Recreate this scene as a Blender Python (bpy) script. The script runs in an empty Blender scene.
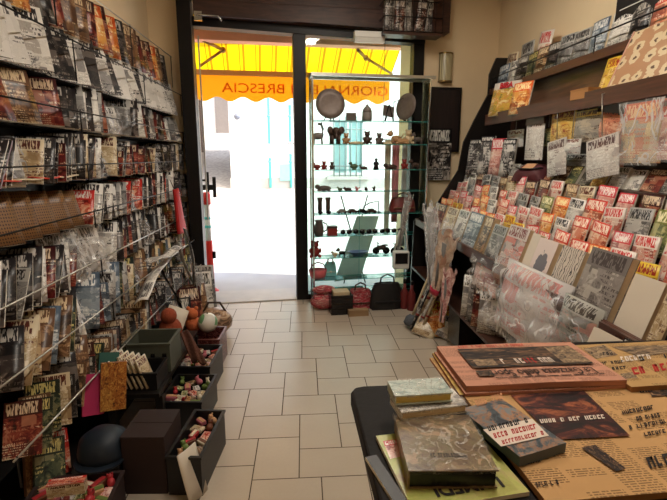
import bpy, bmesh, math, random
from mathutils import Vector, Matrix
random.seed(7)
C = bpy.context.scene.collection
R = math.radians
PI = math.pi

# ------------------------------------------------------------------ camera
F = 460.0; H = 1.55
PT = math.atan(93 / F)
YW = math.atan(30.5 / (F * math.cos(PT) + 93 * math.sin(PT)))
FWD = Vector((math.sin(YW) * math.cos(PT), math.cos(YW) * math.cos(PT), -math.sin(PT)))
RGT = Vector((math.cos(YW), -math.sin(YW), 0))
UPV = RGT.cross(FWD)
CAM = Vector((0, 0, H))
cd = bpy.data.cameras.new('camera'); co = bpy.data.objects.new('camera', cd); C.objects.link(co)
cd.sensor_fit = 'HORIZONTAL'; cd.sensor_width = 36; cd.lens = F / 667 * 36; cd.clip_start = 0.02
co.matrix_world = Matrix.Translation(CAM) @ Matrix((RGT, UPV, -FWD)).transposed().to_4x4()
bpy.context.scene.camera = co


def ray(px, py):
    return FWD + RGT * ((px - 333.5) / F) + UPV * ((250 - py) / F)


def onz(px, py, z):            # a surveyed point of the photo at a known height
    d = ray(px, py); return CAM + d * ((z - H) / d.z)


def onx(px, py, x):            # ... on a known wall plane
    d = ray(px, py); return CAM + d * (x / d.x)


def ony(px, py, y):
    d = ray(px, py); return CAM + d * (y / d.y)


SK = R(6)                      # the shop front stands six degrees off square
FO = Vector((0, 4.95, 0)); FU = Vector((math.cos(SK), math.sin(SK), 0)); FN = Vector((-math.sin(SK), math.cos(SK), 0))
FM = Matrix.Translation(FO) @ Matrix.Rotation(SK, 4, 'Z')


def fr(u, v, z):               # shop-front coordinates: along, outward, up
    return FO + FU * u + FN * v + Vector((0, 0, z))


def onf(px, py, v):            # -> (u, z) on the plane parallel to the shop front
    d = ray(px, py); p0 = FO + FN * v
    t = (p0 - CAM).dot(FN) / d.dot(FN); p = CAM + d * t
    return ((p - FO).dot(FU), p.z)


# ------------------------------------------------------------------ materials
def lin(c):
    return tuple((x / 12.92 if x <= .04045 else ((x + .055) / 1.055) ** 2.4) for x in c)


def rgb(r, g, b):
    return lin((r / 255, g / 255, b / 255)) + (1,)


class NT:
    def __init__(s, name):
        s.m = bpy.data.materials.new(name); s.m.use_nodes = True
        s.t = s.m.node_tree; s.n = s.t.nodes; s.b = s.n['Principled BSDF']; s.out = s.n['Material Output']

    def add(s, typ, **kw):
        nd = s.n.new(typ)
        for k, v in kw.items():
            if k.startswith('i_'):
                key = k[2:]
                key = int(key) if key.isdigit() else key.replace('_', ' ')
                nd.inputs[key].default_value = v
            else: setattr(nd, k, v)
        return nd

    def ln(s, a, b):
        s.t.links.new(a, b)

    def math(s, op, a, b=None, c=None):
        nd = s.n.new('ShaderNodeMath'); nd.operation = op
        for i, v in enumerate((a, b, c)):
            if v is None: continue
            if isinstance(v, (int, float)): nd.inputs[i].default_value = v
            else: s.ln(v, nd.inputs[i])
        return nd.outputs[0]

    def mix(s, f, a, b):
        nd = s.n.new('ShaderNodeMix'); nd.data_type = 'RGBA'
        for i, v in ((0, f), (6, a), (7, b)):
            if isinstance(v, (int, float, tuple)): nd.inputs[i].default_value = v
            else: s.ln(v, nd.inputs[i])
        return nd.outputs[2]


MATS = {}


def plain(name, col, rough=.5, metal=0.0, var=.12, scale=9, bump=0.0, spec=.4):
    if name in MATS: return MATS[name]
    k = NT(name); c = rgb(*col)
    tc = k.add('ShaderNodeTexCoord'); no = k.add('ShaderNodeTexNoise', i_Scale=scale, i_Detail=5.0)
    k.ln(tc.outputs['Object'], no.inputs['Vector'])
    lo = tuple(x * (1 - var) for x in c[:3]) + (1,); hi = tuple(min(1, x * (1 + var)) for x in c[:3]) + (1,)
    k.ln(k.mix(no.outputs['Fac'], lo, hi), k.b.inputs['Base Color'])
    k.b.inputs['Roughness'].default_value = rough; k.b.inputs['Metallic'].default_value = metal
    k.b.inputs['Specular IOR Level'].default_value = spec
    if bump:
        bp = k.add('ShaderNodeBump', i_Strength=bump, i_Distance=.01); n2 = k.add('ShaderNodeTexNoise', i_Scale=scale * 6, i_Detail=6.0)
        k.ln(tc.outputs['Object'], n2.inputs['Vector']); k.ln(n2.outputs['Fac'], bp.inputs['Height']); k.ln(bp.outputs['Normal'], k.b.inputs['Normal'])
    MATS[name] = k.m; return k.m


def wood(name, c1, c2, rough=.45, scale=3.0, axis=0):
    if name in MATS: return MATS[name]
    k = NT(name); tc = k.add('ShaderNodeTexCoord'); mp = k.add('ShaderNodeMapping')
    sc = [14, 14, 14]; sc[axis] = 1.2; mp.inputs['Scale'].default_value = sc
    k.ln(tc.outputs['Object'], mp.inputs['Vector'])
    no = k.add('ShaderNodeTexNoise', i_Scale=scale, i_Detail=7.0, i_Distortion=.6); k.ln(mp.outputs['Vector'], no.inputs['Vector'])
    rp = k.add('ShaderNodeValToRGB'); rp.color_ramp.elements[0].position = .3; rp.color_ramp.elements[1].position = .72
    rp.color_ramp.elements[0].color = rgb(*c1); rp.color_ramp.elements[1].color = rgb(*c2)
    k.ln(no.outputs['Fac'], rp.inputs['Fac']); k.ln(rp.outputs['Color'], k.b.inputs['Base Color'])
    k.b.inputs['Roughness'].default_value = rough
    MATS[name] = k.m; return k.m


def cover(name, base, band, letter, a, b, c, gloss=.3, top=.72, glyphs=1.0, detail=3.0):
    """printed cover: masthead of irregular letter-like marks, a blotchy picture, lines of small print"""
    if name in MATS: return MATS[name]
    k = NT(name)
    uv = k.add('ShaderNodeUVMap', uv_map='uv'); sp = k.add('ShaderNodeSeparateXYZ'); k.ln(uv.outputs[0], sp.inputs[0])
    u, v = sp.outputs[0], sp.outputs[1]
    oi = k.add('ShaderNodeObjectInfo'); rnd = oi.outputs['Random']
    off = k.add('ShaderNodeCombineXYZ'); k.ln(k.math('MULTIPLY', rnd, 37.0), off.inputs[0]); k.ln(k.math('MULTIPLY', rnd, 91.0), off.inputs[1])

    def vec(su, sv):
        cb = k.add('ShaderNodeCombineXYZ'); k.ln(k.math('MULTIPLY', u, su), cb.inputs[0]); k.ln(k.math('MULTIPLY', v, sv), cb.inputs[1])
        ad = k.add('ShaderNodeVectorMath', operation='ADD'); k.ln(cb.outputs[0], ad.inputs[0]); k.ln(off.outputs[0], ad.inputs[1]); return ad.outputs[0]
    no = k.add('ShaderNodeTexNoise', i_Scale=detail, i_Detail=7.0, i_Roughness=.68, i_Distortion=1.1); k.ln(vec(1.0, 1.4), no.inputs['Vector'])
    rp = k.add('ShaderNodeValToRGB'); e = rp.color_ramp.elements
    e[0].position = .38; e[0].color = rgb(*a); e[1].position = .6; e[1].color = rgb(*c)
    m_ = e.new(.46); m_.color = rgb(*base); m2 = e.new(.53); m2.color = rgb(*b)
    k.ln(no.outputs['Fac'], rp.inputs['Fac'])
    vo = k.add('ShaderNodeTexVoronoi', i_Scale=3.0, i_Randomness=.8); vo.distance = 'CHEBYCHEV'; k.ln(vec(1.0, 1.4), vo.inputs['Vector'])
    vs = k.add('ShaderNodeSeparateColor'); k.ln(vo.outputs['Color'], vs.inputs[0])
    pan = k.add('ShaderNodeValToRGB'); pan.color_ramp.interpolation = 'CONSTANT'; q = pan.color_ramp.elements
    q[0].color = rgb(*base); q[1].position = .35; q[1].color = rgb(*b); q2 = q.new(.6); q2.color = rgb(*a); q3 = q.new(.8); q3.color = rgb(*c)
    k.ln(vs.outputs[0], pan.inputs['Fac'])
    pic = k.mix(k.math('MULTIPLY', k.math('GREATER_THAN', vs.outputs[1], .45), .8 if glyphs else .25), rp.outputs['Color'], pan.outputs['Color'])
    # masthead
    g = k.add('ShaderNodeTexNoise', i_Scale=1.0, i_Detail=1.0); k.ln(vec(26, 7), g.inputs['Vector'])
    gm = k.math('MULTIPLY', k.math('GREATER_THAN', g.outputs['Fac'], .47), k.math('MULTIPLY', k.math('GREATER_THAN', v, top + .035), k.math('LESS_THAN', v, .965)))
    gm = k.math('MULTIPLY', gm, k.math('MULTIPLY', k.math('GREATER_THAN', u, .06), k.math('LESS_THAN', u, .9)))
    bandc = k.mix(k.math('MULTIPLY', gm, glyphs), rgb(*band), rgb(*letter))
    # cover lines in the middle of the page
    n5 = k.add('ShaderNodeTexNoise', i_Scale=1.0, i_Detail=1.0); k.ln(vec(34, 13), n5.inputs['Vector'])
    n6 = k.add('ShaderNodeTexNoise', i_Scale=1.0, i_Detail=0.0); k.ln(vec(2.2, 5.5), n6.inputs['Vector'])
    hm = k.math('MULTIPLY', k.math('GREATER_THAN', n5.outputs['Fac'], .49), k.math('GREATER_THAN', n6.outputs['Fac'], .56))
    hm = k.math('MULTIPLY', hm, k.math('GREATER_THAN', k.math('SINE', k.math('MULTIPLY', v, 82.0)), -.15))
    pic = k.mix(k.math('MULTIPLY', hm, .9 * min(1, glyphs)), pic, k.mix(k.math('GREATER_THAN', vs.outputs[2], .5), rgb(*letter), rgb(*c)))
    col = k.mix(k.math('GREATER_THAN', v, top), pic, bandc)
    # small print
    ln_ = k.math('GREATER_THAN', k.math('SINE', k.math('MULTIPLY', v, 150.0)), .2)
    n3 = k.add('ShaderNodeTexNoise', i_Scale=1.0, i_Detail=2.0); k.ln(vec(40, 9), n3.inputs['Vector'])
    sm = k.math('MULTIPLY', k.math('MULTIPLY', ln_, k.math('GREATER_THAN', n3.outputs['Fac'], .5)), k.math('LESS_THAN', v, .24))
    sm = k.math('MULTIPLY', sm, k.math('LESS_THAN', u, .66))
    col = k.mix(k.math('MULTIPLY', sm, .85 * glyphs), col, rgb(*letter))
    k.ln(col, k.b.inputs['Base Color']); k.b.inputs['Roughness'].default_value = gloss
    k.b.inputs['Specular IOR Level'].default_value = .35
    MATS[name] = k.m; return k.m


def thin_glass(name, tint=(235, 250, 246), glossy=.08):
    if name in MATS: return MATS[name]
    k = NT(name); tr = k.add('ShaderNodeBsdfTransparent'); tr.inputs[0].default_value = rgb(*tint)
    gl = k.add('ShaderNodeBsdfGlossy'); gl.inputs['Roughness'].default_value = .03
    lw = k.add('ShaderNodeFresnel', i_IOR=1.35); mx = k.add('ShaderNodeMixShader')
    k.ln(k.math('ADD', k.math('MULTIPLY', lw.outputs[0], .8), glossy * .3), mx.inputs[0]); k.ln(tr.outputs[0], mx.inputs[1]); k.ln(gl.outputs[0], mx.inputs[2])
    k.ln(mx.outputs[0], k.out.inputs['Surface']); MATS[name] = k.m; return k.m


def film(name, tint=(225, 225, 228), cover_=.35, scale=5.0, lines=.45, thr=.84):
    """crumpled clear plastic film"""
    if name in MATS: return MATS[name]
    k = NT(name); tc = k.add('ShaderNodeTexCoord'); no = k.add('ShaderNodeTexNoise', i_Scale=scale, i_Detail=3.0, i_Distortion=1.2)
    mp = k.add('ShaderNodeMapping'); mp.inputs['Scale'].default_value = (1, 1, .35); k.ln(tc.outputs['Object'], mp.inputs['Vector']); k.ln(mp.outputs[0], no.inputs['Vector'])
    bp = k.add('ShaderNodeBump', i_Strength=.8, i_Distance=.04); k.ln(no.outputs['Fac'], bp.inputs['Height'])
    k.b.inputs['Base Color'].default_value = rgb(*tint); k.b.inputs['Roughness'].default_value = .16; k.b.inputs['Specular IOR Level'].default_value = 1.0
    k.ln(bp.outputs['Normal'], k.b.inputs['Normal'])
    wv = k.math('MULTIPLY', k.math('GREATER_THAN', k.math('FRACT', k.math('MULTIPLY', no.outputs['Fac'], 6.0)), thr), lines)
    k.ln(k.math('ADD', wv, cover_ * .5), k.b.inputs['Alpha'])
    MATS[name] = k.m; return k.m


# ------------------------------------------------------------------ mesh builder
class MB:
    def __init__(s):
        s.v = []; s.f = []; s.mi = []; s.uv = []; s.sm = []

    def vert(s, p):
        s.v.append(tuple(p)); return len(s.v) - 1

    def face(s, ids, mi=0, uv=None, sm=False):
        s.f.append(tuple(ids)); s.mi.append(mi); s.uv.append(uv or [(.5, .5)] * len(ids)); s.sm.append(sm)

    def quad(s, pts, mi=0, uv=None):
        s.face([s.vert(p) for p in pts], mi, uv or [(0, 0), (1, 0), (1, 1), (0, 1)][:len(pts)] if len(pts) == 4 else None)

    def box(s, x0, x1, y0, y1, z0, z1, mi=0, M=None, mis=None, bev=0.0):
        """mis: dict face -> material ('-y' front etc.)"""
        P = [(x, y, z) for z in (z0, z1) for y in (y0, y1) for x in (x0, x1)]
        if M is not None: P = [M @ Vector(p) for p in P]
        b = [s.vert(p) for p in P]
        F_ = {'-z': (0, 2, 3, 1), '+z': (4, 5, 7, 6), '-y': (0, 1, 5, 4), '+y': (3, 2, 6, 7), '-x': (2, 0, 4, 6), '+x': (1, 3, 7, 5)}
        for kf, ids in F_.items():
            s.face([b[i] for i in ids], (mis or {}).get(kf, mi), [(0, 0), (1, 0), (1, 1), (0, 1)])

    def tube(s, pts, r, n=8, mi=0, cap=True, rs=None):
        pts = [Vector(p) for p in pts]; rings = []
        for i, p in enumerate(pts):
            t = (pts[min(i + 1, len(pts) - 1)] - pts[max(i - 1, 0)]).normalized()
            a = t.cross(Vector((0, 0, 1)))
            if a.length < 1e-3: a = t.cross(Vector((1, 0, 0)))
            a.normalize(); b = t.cross(a); rr = rs[i] if rs else r
            rings.append([s.vert(p + (a * math.cos(q) + b * math.sin(q)) * rr) for q in [2 * PI * j / n for j in range(n)]])
        for i in range(len(rings) - 1):
            for j in range(n):
                s.face((rings[i][j], rings[i][(j + 1) % n], rings[i + 1][(j + 1) % n], rings[i + 1][j]), mi, None, n > 4)
        if cap:
            s.face(rings[0][::-1], mi); s.face(rings[-1], mi)

    def lathe(s, prof, cx=0, cy=0, cz=0, n=20, mi=0, M=None):
        rings = []
        for r, z in prof:
            ps = [Vector((cx + r * math.cos(2 * PI * j / n), cy + r * math.sin(2 * PI * j / n), cz + z)) for j in range(n)]
            if M is not None: ps = [M @ p for p in ps]
            rings.append([s.vert(p) for p in ps])
        for i in range(len(rings) - 1):
            for j in range(n):
                s.face((rings[i][j], rings[i][(j + 1) % n], rings[i + 1][(j + 1) % n], rings[i + 1][j]), mi, [(j / n, i / len(rings)), ((j + 1) / n, i / len(rings)), ((j + 1) / n, (i + 1) / len(rings)), (j / n, (i + 1) / len(rings))], True)
        s.face(rings[0][::-1], mi); s.face(rings[-1], mi)

    def ball(s, c, r, sx=1, sy=1, sz=1, n=12, mi=0, M=None):
        m = n // 2 + 2
        prof = [(max(1e-4, math.sin(PI * i / m)) * r, -math.cos(PI * i / m) * r * sz) for i in range(m + 1)]
        T = Matrix.Translation(Vector(c)) @ (M or Matrix()) @ Matrix.Diagonal((sx, sy, 1, 1))
        s.lathe(prof, n=n, mi=mi, M=T)

    def grid(s, nu, nv, fn, mi=0, sm=True):
        ids = [[s.vert(fn(i / nu, j / nv)) for i in range(nu + 1)] for j in range(nv + 1)]
        for j in range(nv):
            for i in range(nu):
                s.face((ids[j][i], ids[j][i + 1], ids[j + 1][i + 1], ids[j + 1][i]), mi, [(i / nu, j / nv), ((i + 1) / nu, j / nv), ((i + 1) / nu, (j + 1) / nv), (i / nu, (j + 1) / nv)], sm)

    def prism(s, poly, axis, d0, d1, mi=0):
        """closed polygon (a,b) extruded along an axis ('x','y','z')"""
        def P(a, b, d): return {'x': (d, a, b), 'y': (a, d, b), 'z': (a, b, d)}[axis]
        lo = [s.vert(P(a, b, d0)) for a, b in poly]; hi = [s.vert(P(a, b, d1)) for a, b in poly]
        n = len(poly); s.face(lo[::-1], mi); s.face(hi, mi)
        for i in range(n): s.face((lo[i], lo[(i + 1) % n], hi[(i + 1) % n], hi[i]), mi)

    def xf(s, M):
        s.v = [tuple(M @ Vector(p)) for p in s.v]; return s

    def mesh(s, name):
        me = bpy.data.meshes.new(name); me.from_pydata(s.v, [], s.f)
        me.polygons.foreach_set('material_index', s.mi); me.polygons.foreach_set('use_smooth', s.sm)
        uvl = me.uv_layers.new(name='uv'); flat = [c for f in s.uv for p in f for c in p]; uvl.data.foreach_set('uv', flat)
        bm = bmesh.new(); bm.from_mesh(me); bmesh.ops.recalc_face_normals(bm, faces=bm.faces); bm.to_mesh(me); bm.free()
        me.update(); return me

    def build(s, name, mats, parent=None, bevel=0, solid=0, sub=0):
        me = s.mesh(name); o = bpy.data.objects.new(name, me); C.objects.link(o)
        for m in (mats if isinstance(mats, (list, tuple)) else [mats]): me.materials.append(m)
        if parent is not None: o.parent = parent
        if solid:
            md = o.modifiers.new('solid', 'SOLIDIFY'); md.thickness = solid
        if bevel:
            md = o.modifiers.new('bevel', 'BEVEL'); md.width = bevel; md.segments = 2; md.limit_method = 'ANGLE'; md.angle_limit = R(40)
        if sub:
            md = o.modifiers.new('sub', 'SUBSURF'); md.levels = sub; md.render_levels = sub
        return o


def thing(name, label, cat, loc=(0, 0, 0), rot=0, group=None):
    o = bpy.data.objects.new(name, None); C.objects.link(o); o.empty_display_size = .05
    o.location = loc; o.rotation_euler = rot if isinstance(rot, tuple) else (0, 0, rot)
    o['label'] = label; o['category'] = cat
    if group: o['group'] = group
    return o


def tag(o, label, cat, group=None, kind=None):
    o['label'] = label; o['category'] = cat
    if group: o['group'] = group
    if kind: o['kind'] = kind
    return o


def struct(name, mb, mats, parent=None, **kw):
    o = mb.build(name, mats, parent, **kw)
    if parent is None: o['kind'] = 'structure'
    return o


def part(o, label):
    o['label'] = label; return o


def text_mb(txt, size, depth=.0015, shear=0.0, bold=0.0, sx=1.0):
    cu = bpy.data.curves.new('lettering', 'FONT'); cu.body = txt; cu.size = size; cu.extrude = depth; cu.shear = shear; cu.offset = bold; cu.align_x = 'CENTER'; cu.align_y = 'CENTER'
    ob = bpy.data.objects.new('lettering', cu); C.objects.link(ob)
    dg = bpy.context.evaluated_depsgraph_get(); ev = ob.evaluated_get(dg); me = ev.to_mesh()
    mb = MB(); mb.v = [(p.co.x * sx, p.co.y, p.co.z) for p in me.vertices]
    for p in me.polygons: mb.face(tuple(p.vertices))
    ev.to_mesh_clear(); bpy.data.objects.remove(ob); bpy.data.curves.remove(cu)
    return mb


def text(name, txt, size, M, mat, parent, **kw):
    return text_mb(txt, size, **kw).xf(M).build(name, mat, parent)


ORD = 'zero first second third fourth fifth sixth seventh eighth ninth tenth eleventh twelfth thirteenth fourteenth fifteenth sixteenth seventeenth eighteenth nineteenth'.split()
TENS = {2: ('twentieth', 'twenty'), 3: ('thirtieth', 'thirty'), 4: ('fortieth', 'forty'), 5: ('fiftieth', 'fifty'), 6: ('sixtieth', 'sixty')}


def nth(n):
    if n < 20: return ORD[n]
    t, u = divmod(n, 10)
    return TENS[t][0] if u == 0 else TENS[t][1] + '-' + ORD[u]
# ------------------------------------------------------------------ common materials
cream = plain('cream plaster', (232, 210, 174), .9, var=.07, scale=2.2, bump=.15)
black_metal = plain('black painted metal', (20, 17, 17), .45, .3)
dark_wood = wood('dark brown wood', (46, 26, 20), (74, 44, 32), .42, axis=0)
lintel_wood = wood('shutter box wood', (50, 29, 23), (82, 50, 38), .5, axis=0)
shelf_wood = wood('reddish brown shelf board', (60, 30, 22), (96, 54, 38), .42, axis=1)
black_wood = plain('black laminate', (24, 20, 18), .4)
steel = plain('steel wire', (190, 188, 182), .3, .9)
dark_steel = plain('dark steel', (58, 54, 50), .4, .8)
chrome = plain('chrome', (205, 208, 210), .15, 1.0)
white_plastic = plain('white plastic', (225, 224, 218), .35)
paper_white = plain('white paper edge', (226, 220, 208), .7, var=.16, scale=30)
paper_cream = plain('cream paper edge', (205, 184, 148), .75, var=.16, scale=30)
glass = thin_glass('clear glass'); shelf_glass = thin_glass('shelf glass', (215, 240, 236), .2)
glass_edge = plain('green glass edge', (70, 150, 140), .15)
clear_film = film('clear film', (226, 226, 230), .22)
milky_film = film('milky film', (222, 218, 216), .5)

# ------------------------------------------------------------------ room shell
XL, XR, YB, ZC = -1.45, 2.12, -1.35, 3.3


def floor():
    k = NT('floor tile')
    tc = k.add('ShaderNodeTexCoord'); no = k.add('ShaderNodeTexNoise', i_Scale=3.0, i_Detail=6.0); k.ln(tc.outputs['Object'], no.inputs['Vector'])
    n2 = k.add('ShaderNodeTexNoise', i_Scale=60.0, i_Detail=3.0); k.ln(tc.outputs['Object'], n2.inputs['Vector'])
    geo = k.add('ShaderNodeNewGeometry')
    c = k.mix(no.outputs['Fac'], rgb(182, 168, 152), rgb(203, 189, 171)); c = k.mix(k.math('MULTIPLY', n2.outputs['Fac'], .25), c, rgb(168, 150, 128))
    c = k.mix(k.math('MULTIPLY', geo.outputs['Random Per Island'], .3), c, rgb(176, 160, 140))
    k.ln(c, k.b.inputs['Base Color']); k.b.inputs['Roughness'].default_value = .3
    grout = plain('dark grout', (84, 70, 58), .9)
    mb = MB(); L, W, g = .34, .23, .0028; o = onz(243.9, 416.6, 0)
    ox, oy = o.x, o.y - W

    def tile(x0, y0, dx, dy):
        x1, y1 = x0 + dx, y0 + dy
        if x1 < XL or x0 > XR or y1 < YB or y0 > 5.35: return
        x0 += g; y0 += g; x1 -= g; y1 -= g
        yl = 4.95 + (x0 + x1) / 2 * math.tan(SK)
        x0 = max(x0, XL); x1 = min(x1, XR); y0 = max(y0, YB); y1 = min(y1, yl + .02)
        if x1 - x0 < .01 or y1 - y0 < .01: return
        mb.quad([(x0, y0, 0), (x1, y0, 0), (x1, y1, 0), (x0, y1, 0)])
    for i in range(-40, 60):
        for j in range(-30, 30):
            x = ox + i * W + j * L; y = oy + i * W - j * L
            tile(x, y, L, W); tile(x + L, y + W - L, W, L)
    n0 = len(mb.f)
    mb.quad([(XL, YB, -.002), (XR, YB, -.002), (XR, 5.2, -.002), (XL, 4.82, -.002)], 1)
    struct('floor', mb, [k.m, grout])


floor()
mb = MB(); mb.box(XL - .12, XL, YB, 5.1, 0, ZC); struct('wall_left', mb, cream)
mb = MB(); mb.box(XR, XR + .12, YB, 5.5, 0, ZC); struct('wall_right', mb, cream)
mb = MB(); mb.box(XL - .12, XR + .12, YB - .12, YB, 0, ZC); struct('wall_back', mb, cream)
mb = MB(); mb.box(XL - .12, XR + .12, YB - .12, 5.6, ZC, ZC + .1); struct('ceiling', mb, plain('ceiling white', (214, 204, 184), .9))
mb = MB()
mb.box(-1.75, -1.14, 0, .4, 0, ZC); mb.box(1.28, 2.4, 0, .4, 0, ZC); mb.box(-1.14, 1.28, .0, .4, 3.0, ZC); mb.box(1.165, 1.28, .075, .4, 0, 3.0)
for v in range(len(mb.v)): mb.v[v] = tuple(FM @ Vector(mb.v[v]))
struct('wall_front', mb, cream)
pink_plaster = plain('salmon painted lintel', (240, 176, 146), .8)
mb = MB(); mb.box(-1.9, 1.6, .47, .62, 2.775, 3.0); mb.xf(FM); struct('trim_1', mb, pink_plaster)
# brown shutter box across the head of the opening, leaning a little
mb = MB(); mb.prism([(-1.02, 2.845), (1.5, 2.79), (1.5, ZC), (-1.02, ZC)], 'y', -.16, -.002)
mb.box(-1.02, 1.5, -.165, -.16, 2.97, 2.985); mb.xf(FM); struct('trim_2', mb, lintel_wood, bevel=.004)
# black door and window frame
mb = MB()
mb.box(-1.17, -1.045, -.165, .07, 0, ZC - .005); mb.box(-.09, .035, -.05, .07, 0, 2.75); mb.box(1.165, 1.28, -.05, .07, 0, 2.75)
mb.prism([(-1.045, 2.775), (1.28, 2.70), (1.28, 2.8), (-1.045, 2.86)], 'y', -.06, .08); mb.box(.035, 1.165, -.05, .07, 0, .06)
mb.xf(FM); struct('trim_3', mb, black_metal, bevel=.004)
mb = MB(); mb.box(-1.02, -.09, -.04, .4, -.02, .012); mb.xf(FM); struct('trim_4', mb, plain('threshold stone', (206, 200, 192), .6))
mb = MB(); mb.box(.035, 1.165, .0, .008, .06, 2.72); mb.xf(FM); w1 = struct('window_1', mb, glass)

# glazed door leaf, opened outwards and seen on its edge
hinge = fr(-1.075, .09, 0); dirv = Vector((hinge.x, hinge.y, 0)).normalized()
ang = math.atan2(dirv.y, dirv.x)
DM = Matrix.Translation(hinge) @ Matrix.Rotation(ang, 4, 'Z')
door = thing('door_1', 'x', 'door', hinge, ang); del door['label']; del door['category']; door['kind'] = 'structure'
mb = MB(); mb.box(0, .09, -.02, .02, .02, 2.6); mb.box(.84, .93, -.02, .02, .02, 2.6); mb.box(.09, .84, -.02, .02, 2.5, 2.6); mb.box(.09, .84, -.02, .02, .02, .2)
mb.build('door_frame', black_metal, door, bevel=.003)
mb = MB(); mb.box(.09, .84, -.004, .004, .2, 2.5); mb.build('pane', glass, door)
mb = MB()
for s in (-1, 1):
    mb.tube([(.88, s * .02, 1.1), (.88, s * .085, 1.1)], .014); mb.tube([(.88, s * .02, 1.27), (.88, s * .085, 1.27)], .014)
    mb.box(.85, .91, s * .095 - .016, s * .095 + .016, 1.0, 1.37)
mb.build('door_handle', black_metal, door, bevel=.004)
mb = MB(); mb.box(.84, .92, -.16, .16, 1.15, 1.215); mb.box(.82, .94, -.19, -.15, 1.06, 1.31); mb.build('lock_case', black_metal, door, bevel=.004)
# door closer arm on the shutter box
pa, pb = onf(196, 14, -.2), onf(222, 21, -.2)
mb = MB(); mb.tube([fr(pa[0], -.17, pa[1] - .02), fr(pa[0], -.2, pa[1]), fr(pb[0] - .03, -.2, pa[1] - .01), fr(pb[0], -.2, pb[1])], .009)
mb.box(pa[0] - .02, pa[0] + .05, -.19, -.16, pa[1] - .05, pa[1] + .03); mb.v[-8:] = [tuple(FM @ Vector(p)) for p in mb.v[-8:]]
tag(mb.build('door_closer', chrome), 'pale metal door closer arm on the brown shutter box over the doorway', 'door closer')
mb = MB()
ua, za = onf(197.5, 30, .09)
mb.box(ua - .004, ua + .010, .085, .1, 0.9, 2.72); mb.xf(FM); struct('trim_5', mb, plain('bare aluminium', (200, 196, 190), .35, .8))

# emergency lamp
u0, z0 = onf(354, 31, -.2); u1, z1 = onf(385, 43, -.2)
t = thing('emergency_light', 'white emergency light box over the shop window', 'lamp', fr((u0 + u1) / 2, -.16, (z0 + z1) / 2), SK)
hw = (u1 - u0) / 2; hh = .05
mb = MB(); mb.box(-hw, hw, -.07, 0, -hh * .2, hh); mb.build('housing', white_plastic, t, bevel=.008)
mb = MB(); mb.prism([(-.066, -hh * .2), (0, -hh * .2), (0, -hh), (-.045, -hh)], 'x', -hw * .95, hw * .95); mb.build('diffuser', plain('frosted diffuser', (238, 238, 232), .3), t)

# wall sconce
u0, z0 = onf(441, 52, -.06); u1, z1 = onf(453, 82, -.06)
t = thing('wall_lamp', 'slim frosted glass wall lamp beside the shop window', 'lamp', fr((u0 + u1) / 2, 0, z1), SK)
hw = (u1 - u0) / 2; hh = z0 - z1
mb = MB(); mb.box(-hw * .5, hw * .5, -.02, 0, hh * .1, hh * .9); mb.build('bracket', dark_steel, t)
k = NT('ribbed lamp glass'); tc = k.add('ShaderNodeTexCoord'); wv = k.add('ShaderNodeTexWave', i_Scale=22.0); wv.bands_direction = 'X'; k.ln(tc.outputs['Object'], wv.inputs['Vector'])
k.ln(k.mix(wv.outputs['Fac'], rgb(120, 104, 72), rgb(214, 206, 168)), k.b.inputs['Base Color']); k.b.inputs['Roughness'].default_value = .2
mb = MB(); n = 10
prof = [(hw * math.cos(PI * i / n), -.015 - .06 * math.sin(PI * i / n)) for i in range(n + 1)]
mb.prism(prof, 'z', 0.012, hh - .012); mb.build('lamp_shade', k.m, t)
for zz in (0, hh - .014):
    mb = MB(); mb.prism([(a * 1.06, b * 1.06 + .001) for a, b in prof], 'z', zz, zz + .014); mb.build('end_cap', plain('brass', (120, 96, 50), .35, .9), t)

# dark notice board and poster on the front wall
u0, z0 = onf(429, 87, -.02); u1, z1 = onf(458, 152, -.02)
t = thing('notice_board', 'dark brown wooden notice board under the wall lamp', 'board', fr((u0 + u1) / 2, 0, z1), SK)
hw = (u1 - u0) / 2
mb = MB(); mb.box(-hw, hw, -.03, 0, 0, z0 - z1); mb.build('panel', wood('board wood', (22, 14, 13), (40, 24, 22), .5, axis=2), t)
mb = MB()
for a, b, c_, d in ((-hw, -hw + .02, 0, z0 - z1), (hw - .02, hw, 0, z0 - z1), (-hw + .02, hw - .02, 0, .02), (-hw + .02, hw - .02, z0 - z1 - .02, z0 - z1)): mb.box(a, b, -.04, -.0, c_, d)
mb.build('frame', black_wood, t)
pm = cover('black and white poster', (34, 32, 34), (18, 16, 18), (220, 218, 212), (18, 16, 18), (120, 112, 106), (190, 180, 170), top=.72, detail=6)
u0, z0 = onf(428, 128, -.05); u1, z1 = onf(450, 180, -.05)
mb = MB(); mb.quad([(u0, -.045, z1), (u1, -.045, z1), (u1, -.045, z0), (u0, -.045, z0)]); mb.xf(FM)
tag(mb.build('poster', pm, solid=.004), 'black poster with white lettering and small pictures beside the showcase', 'poster')

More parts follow.
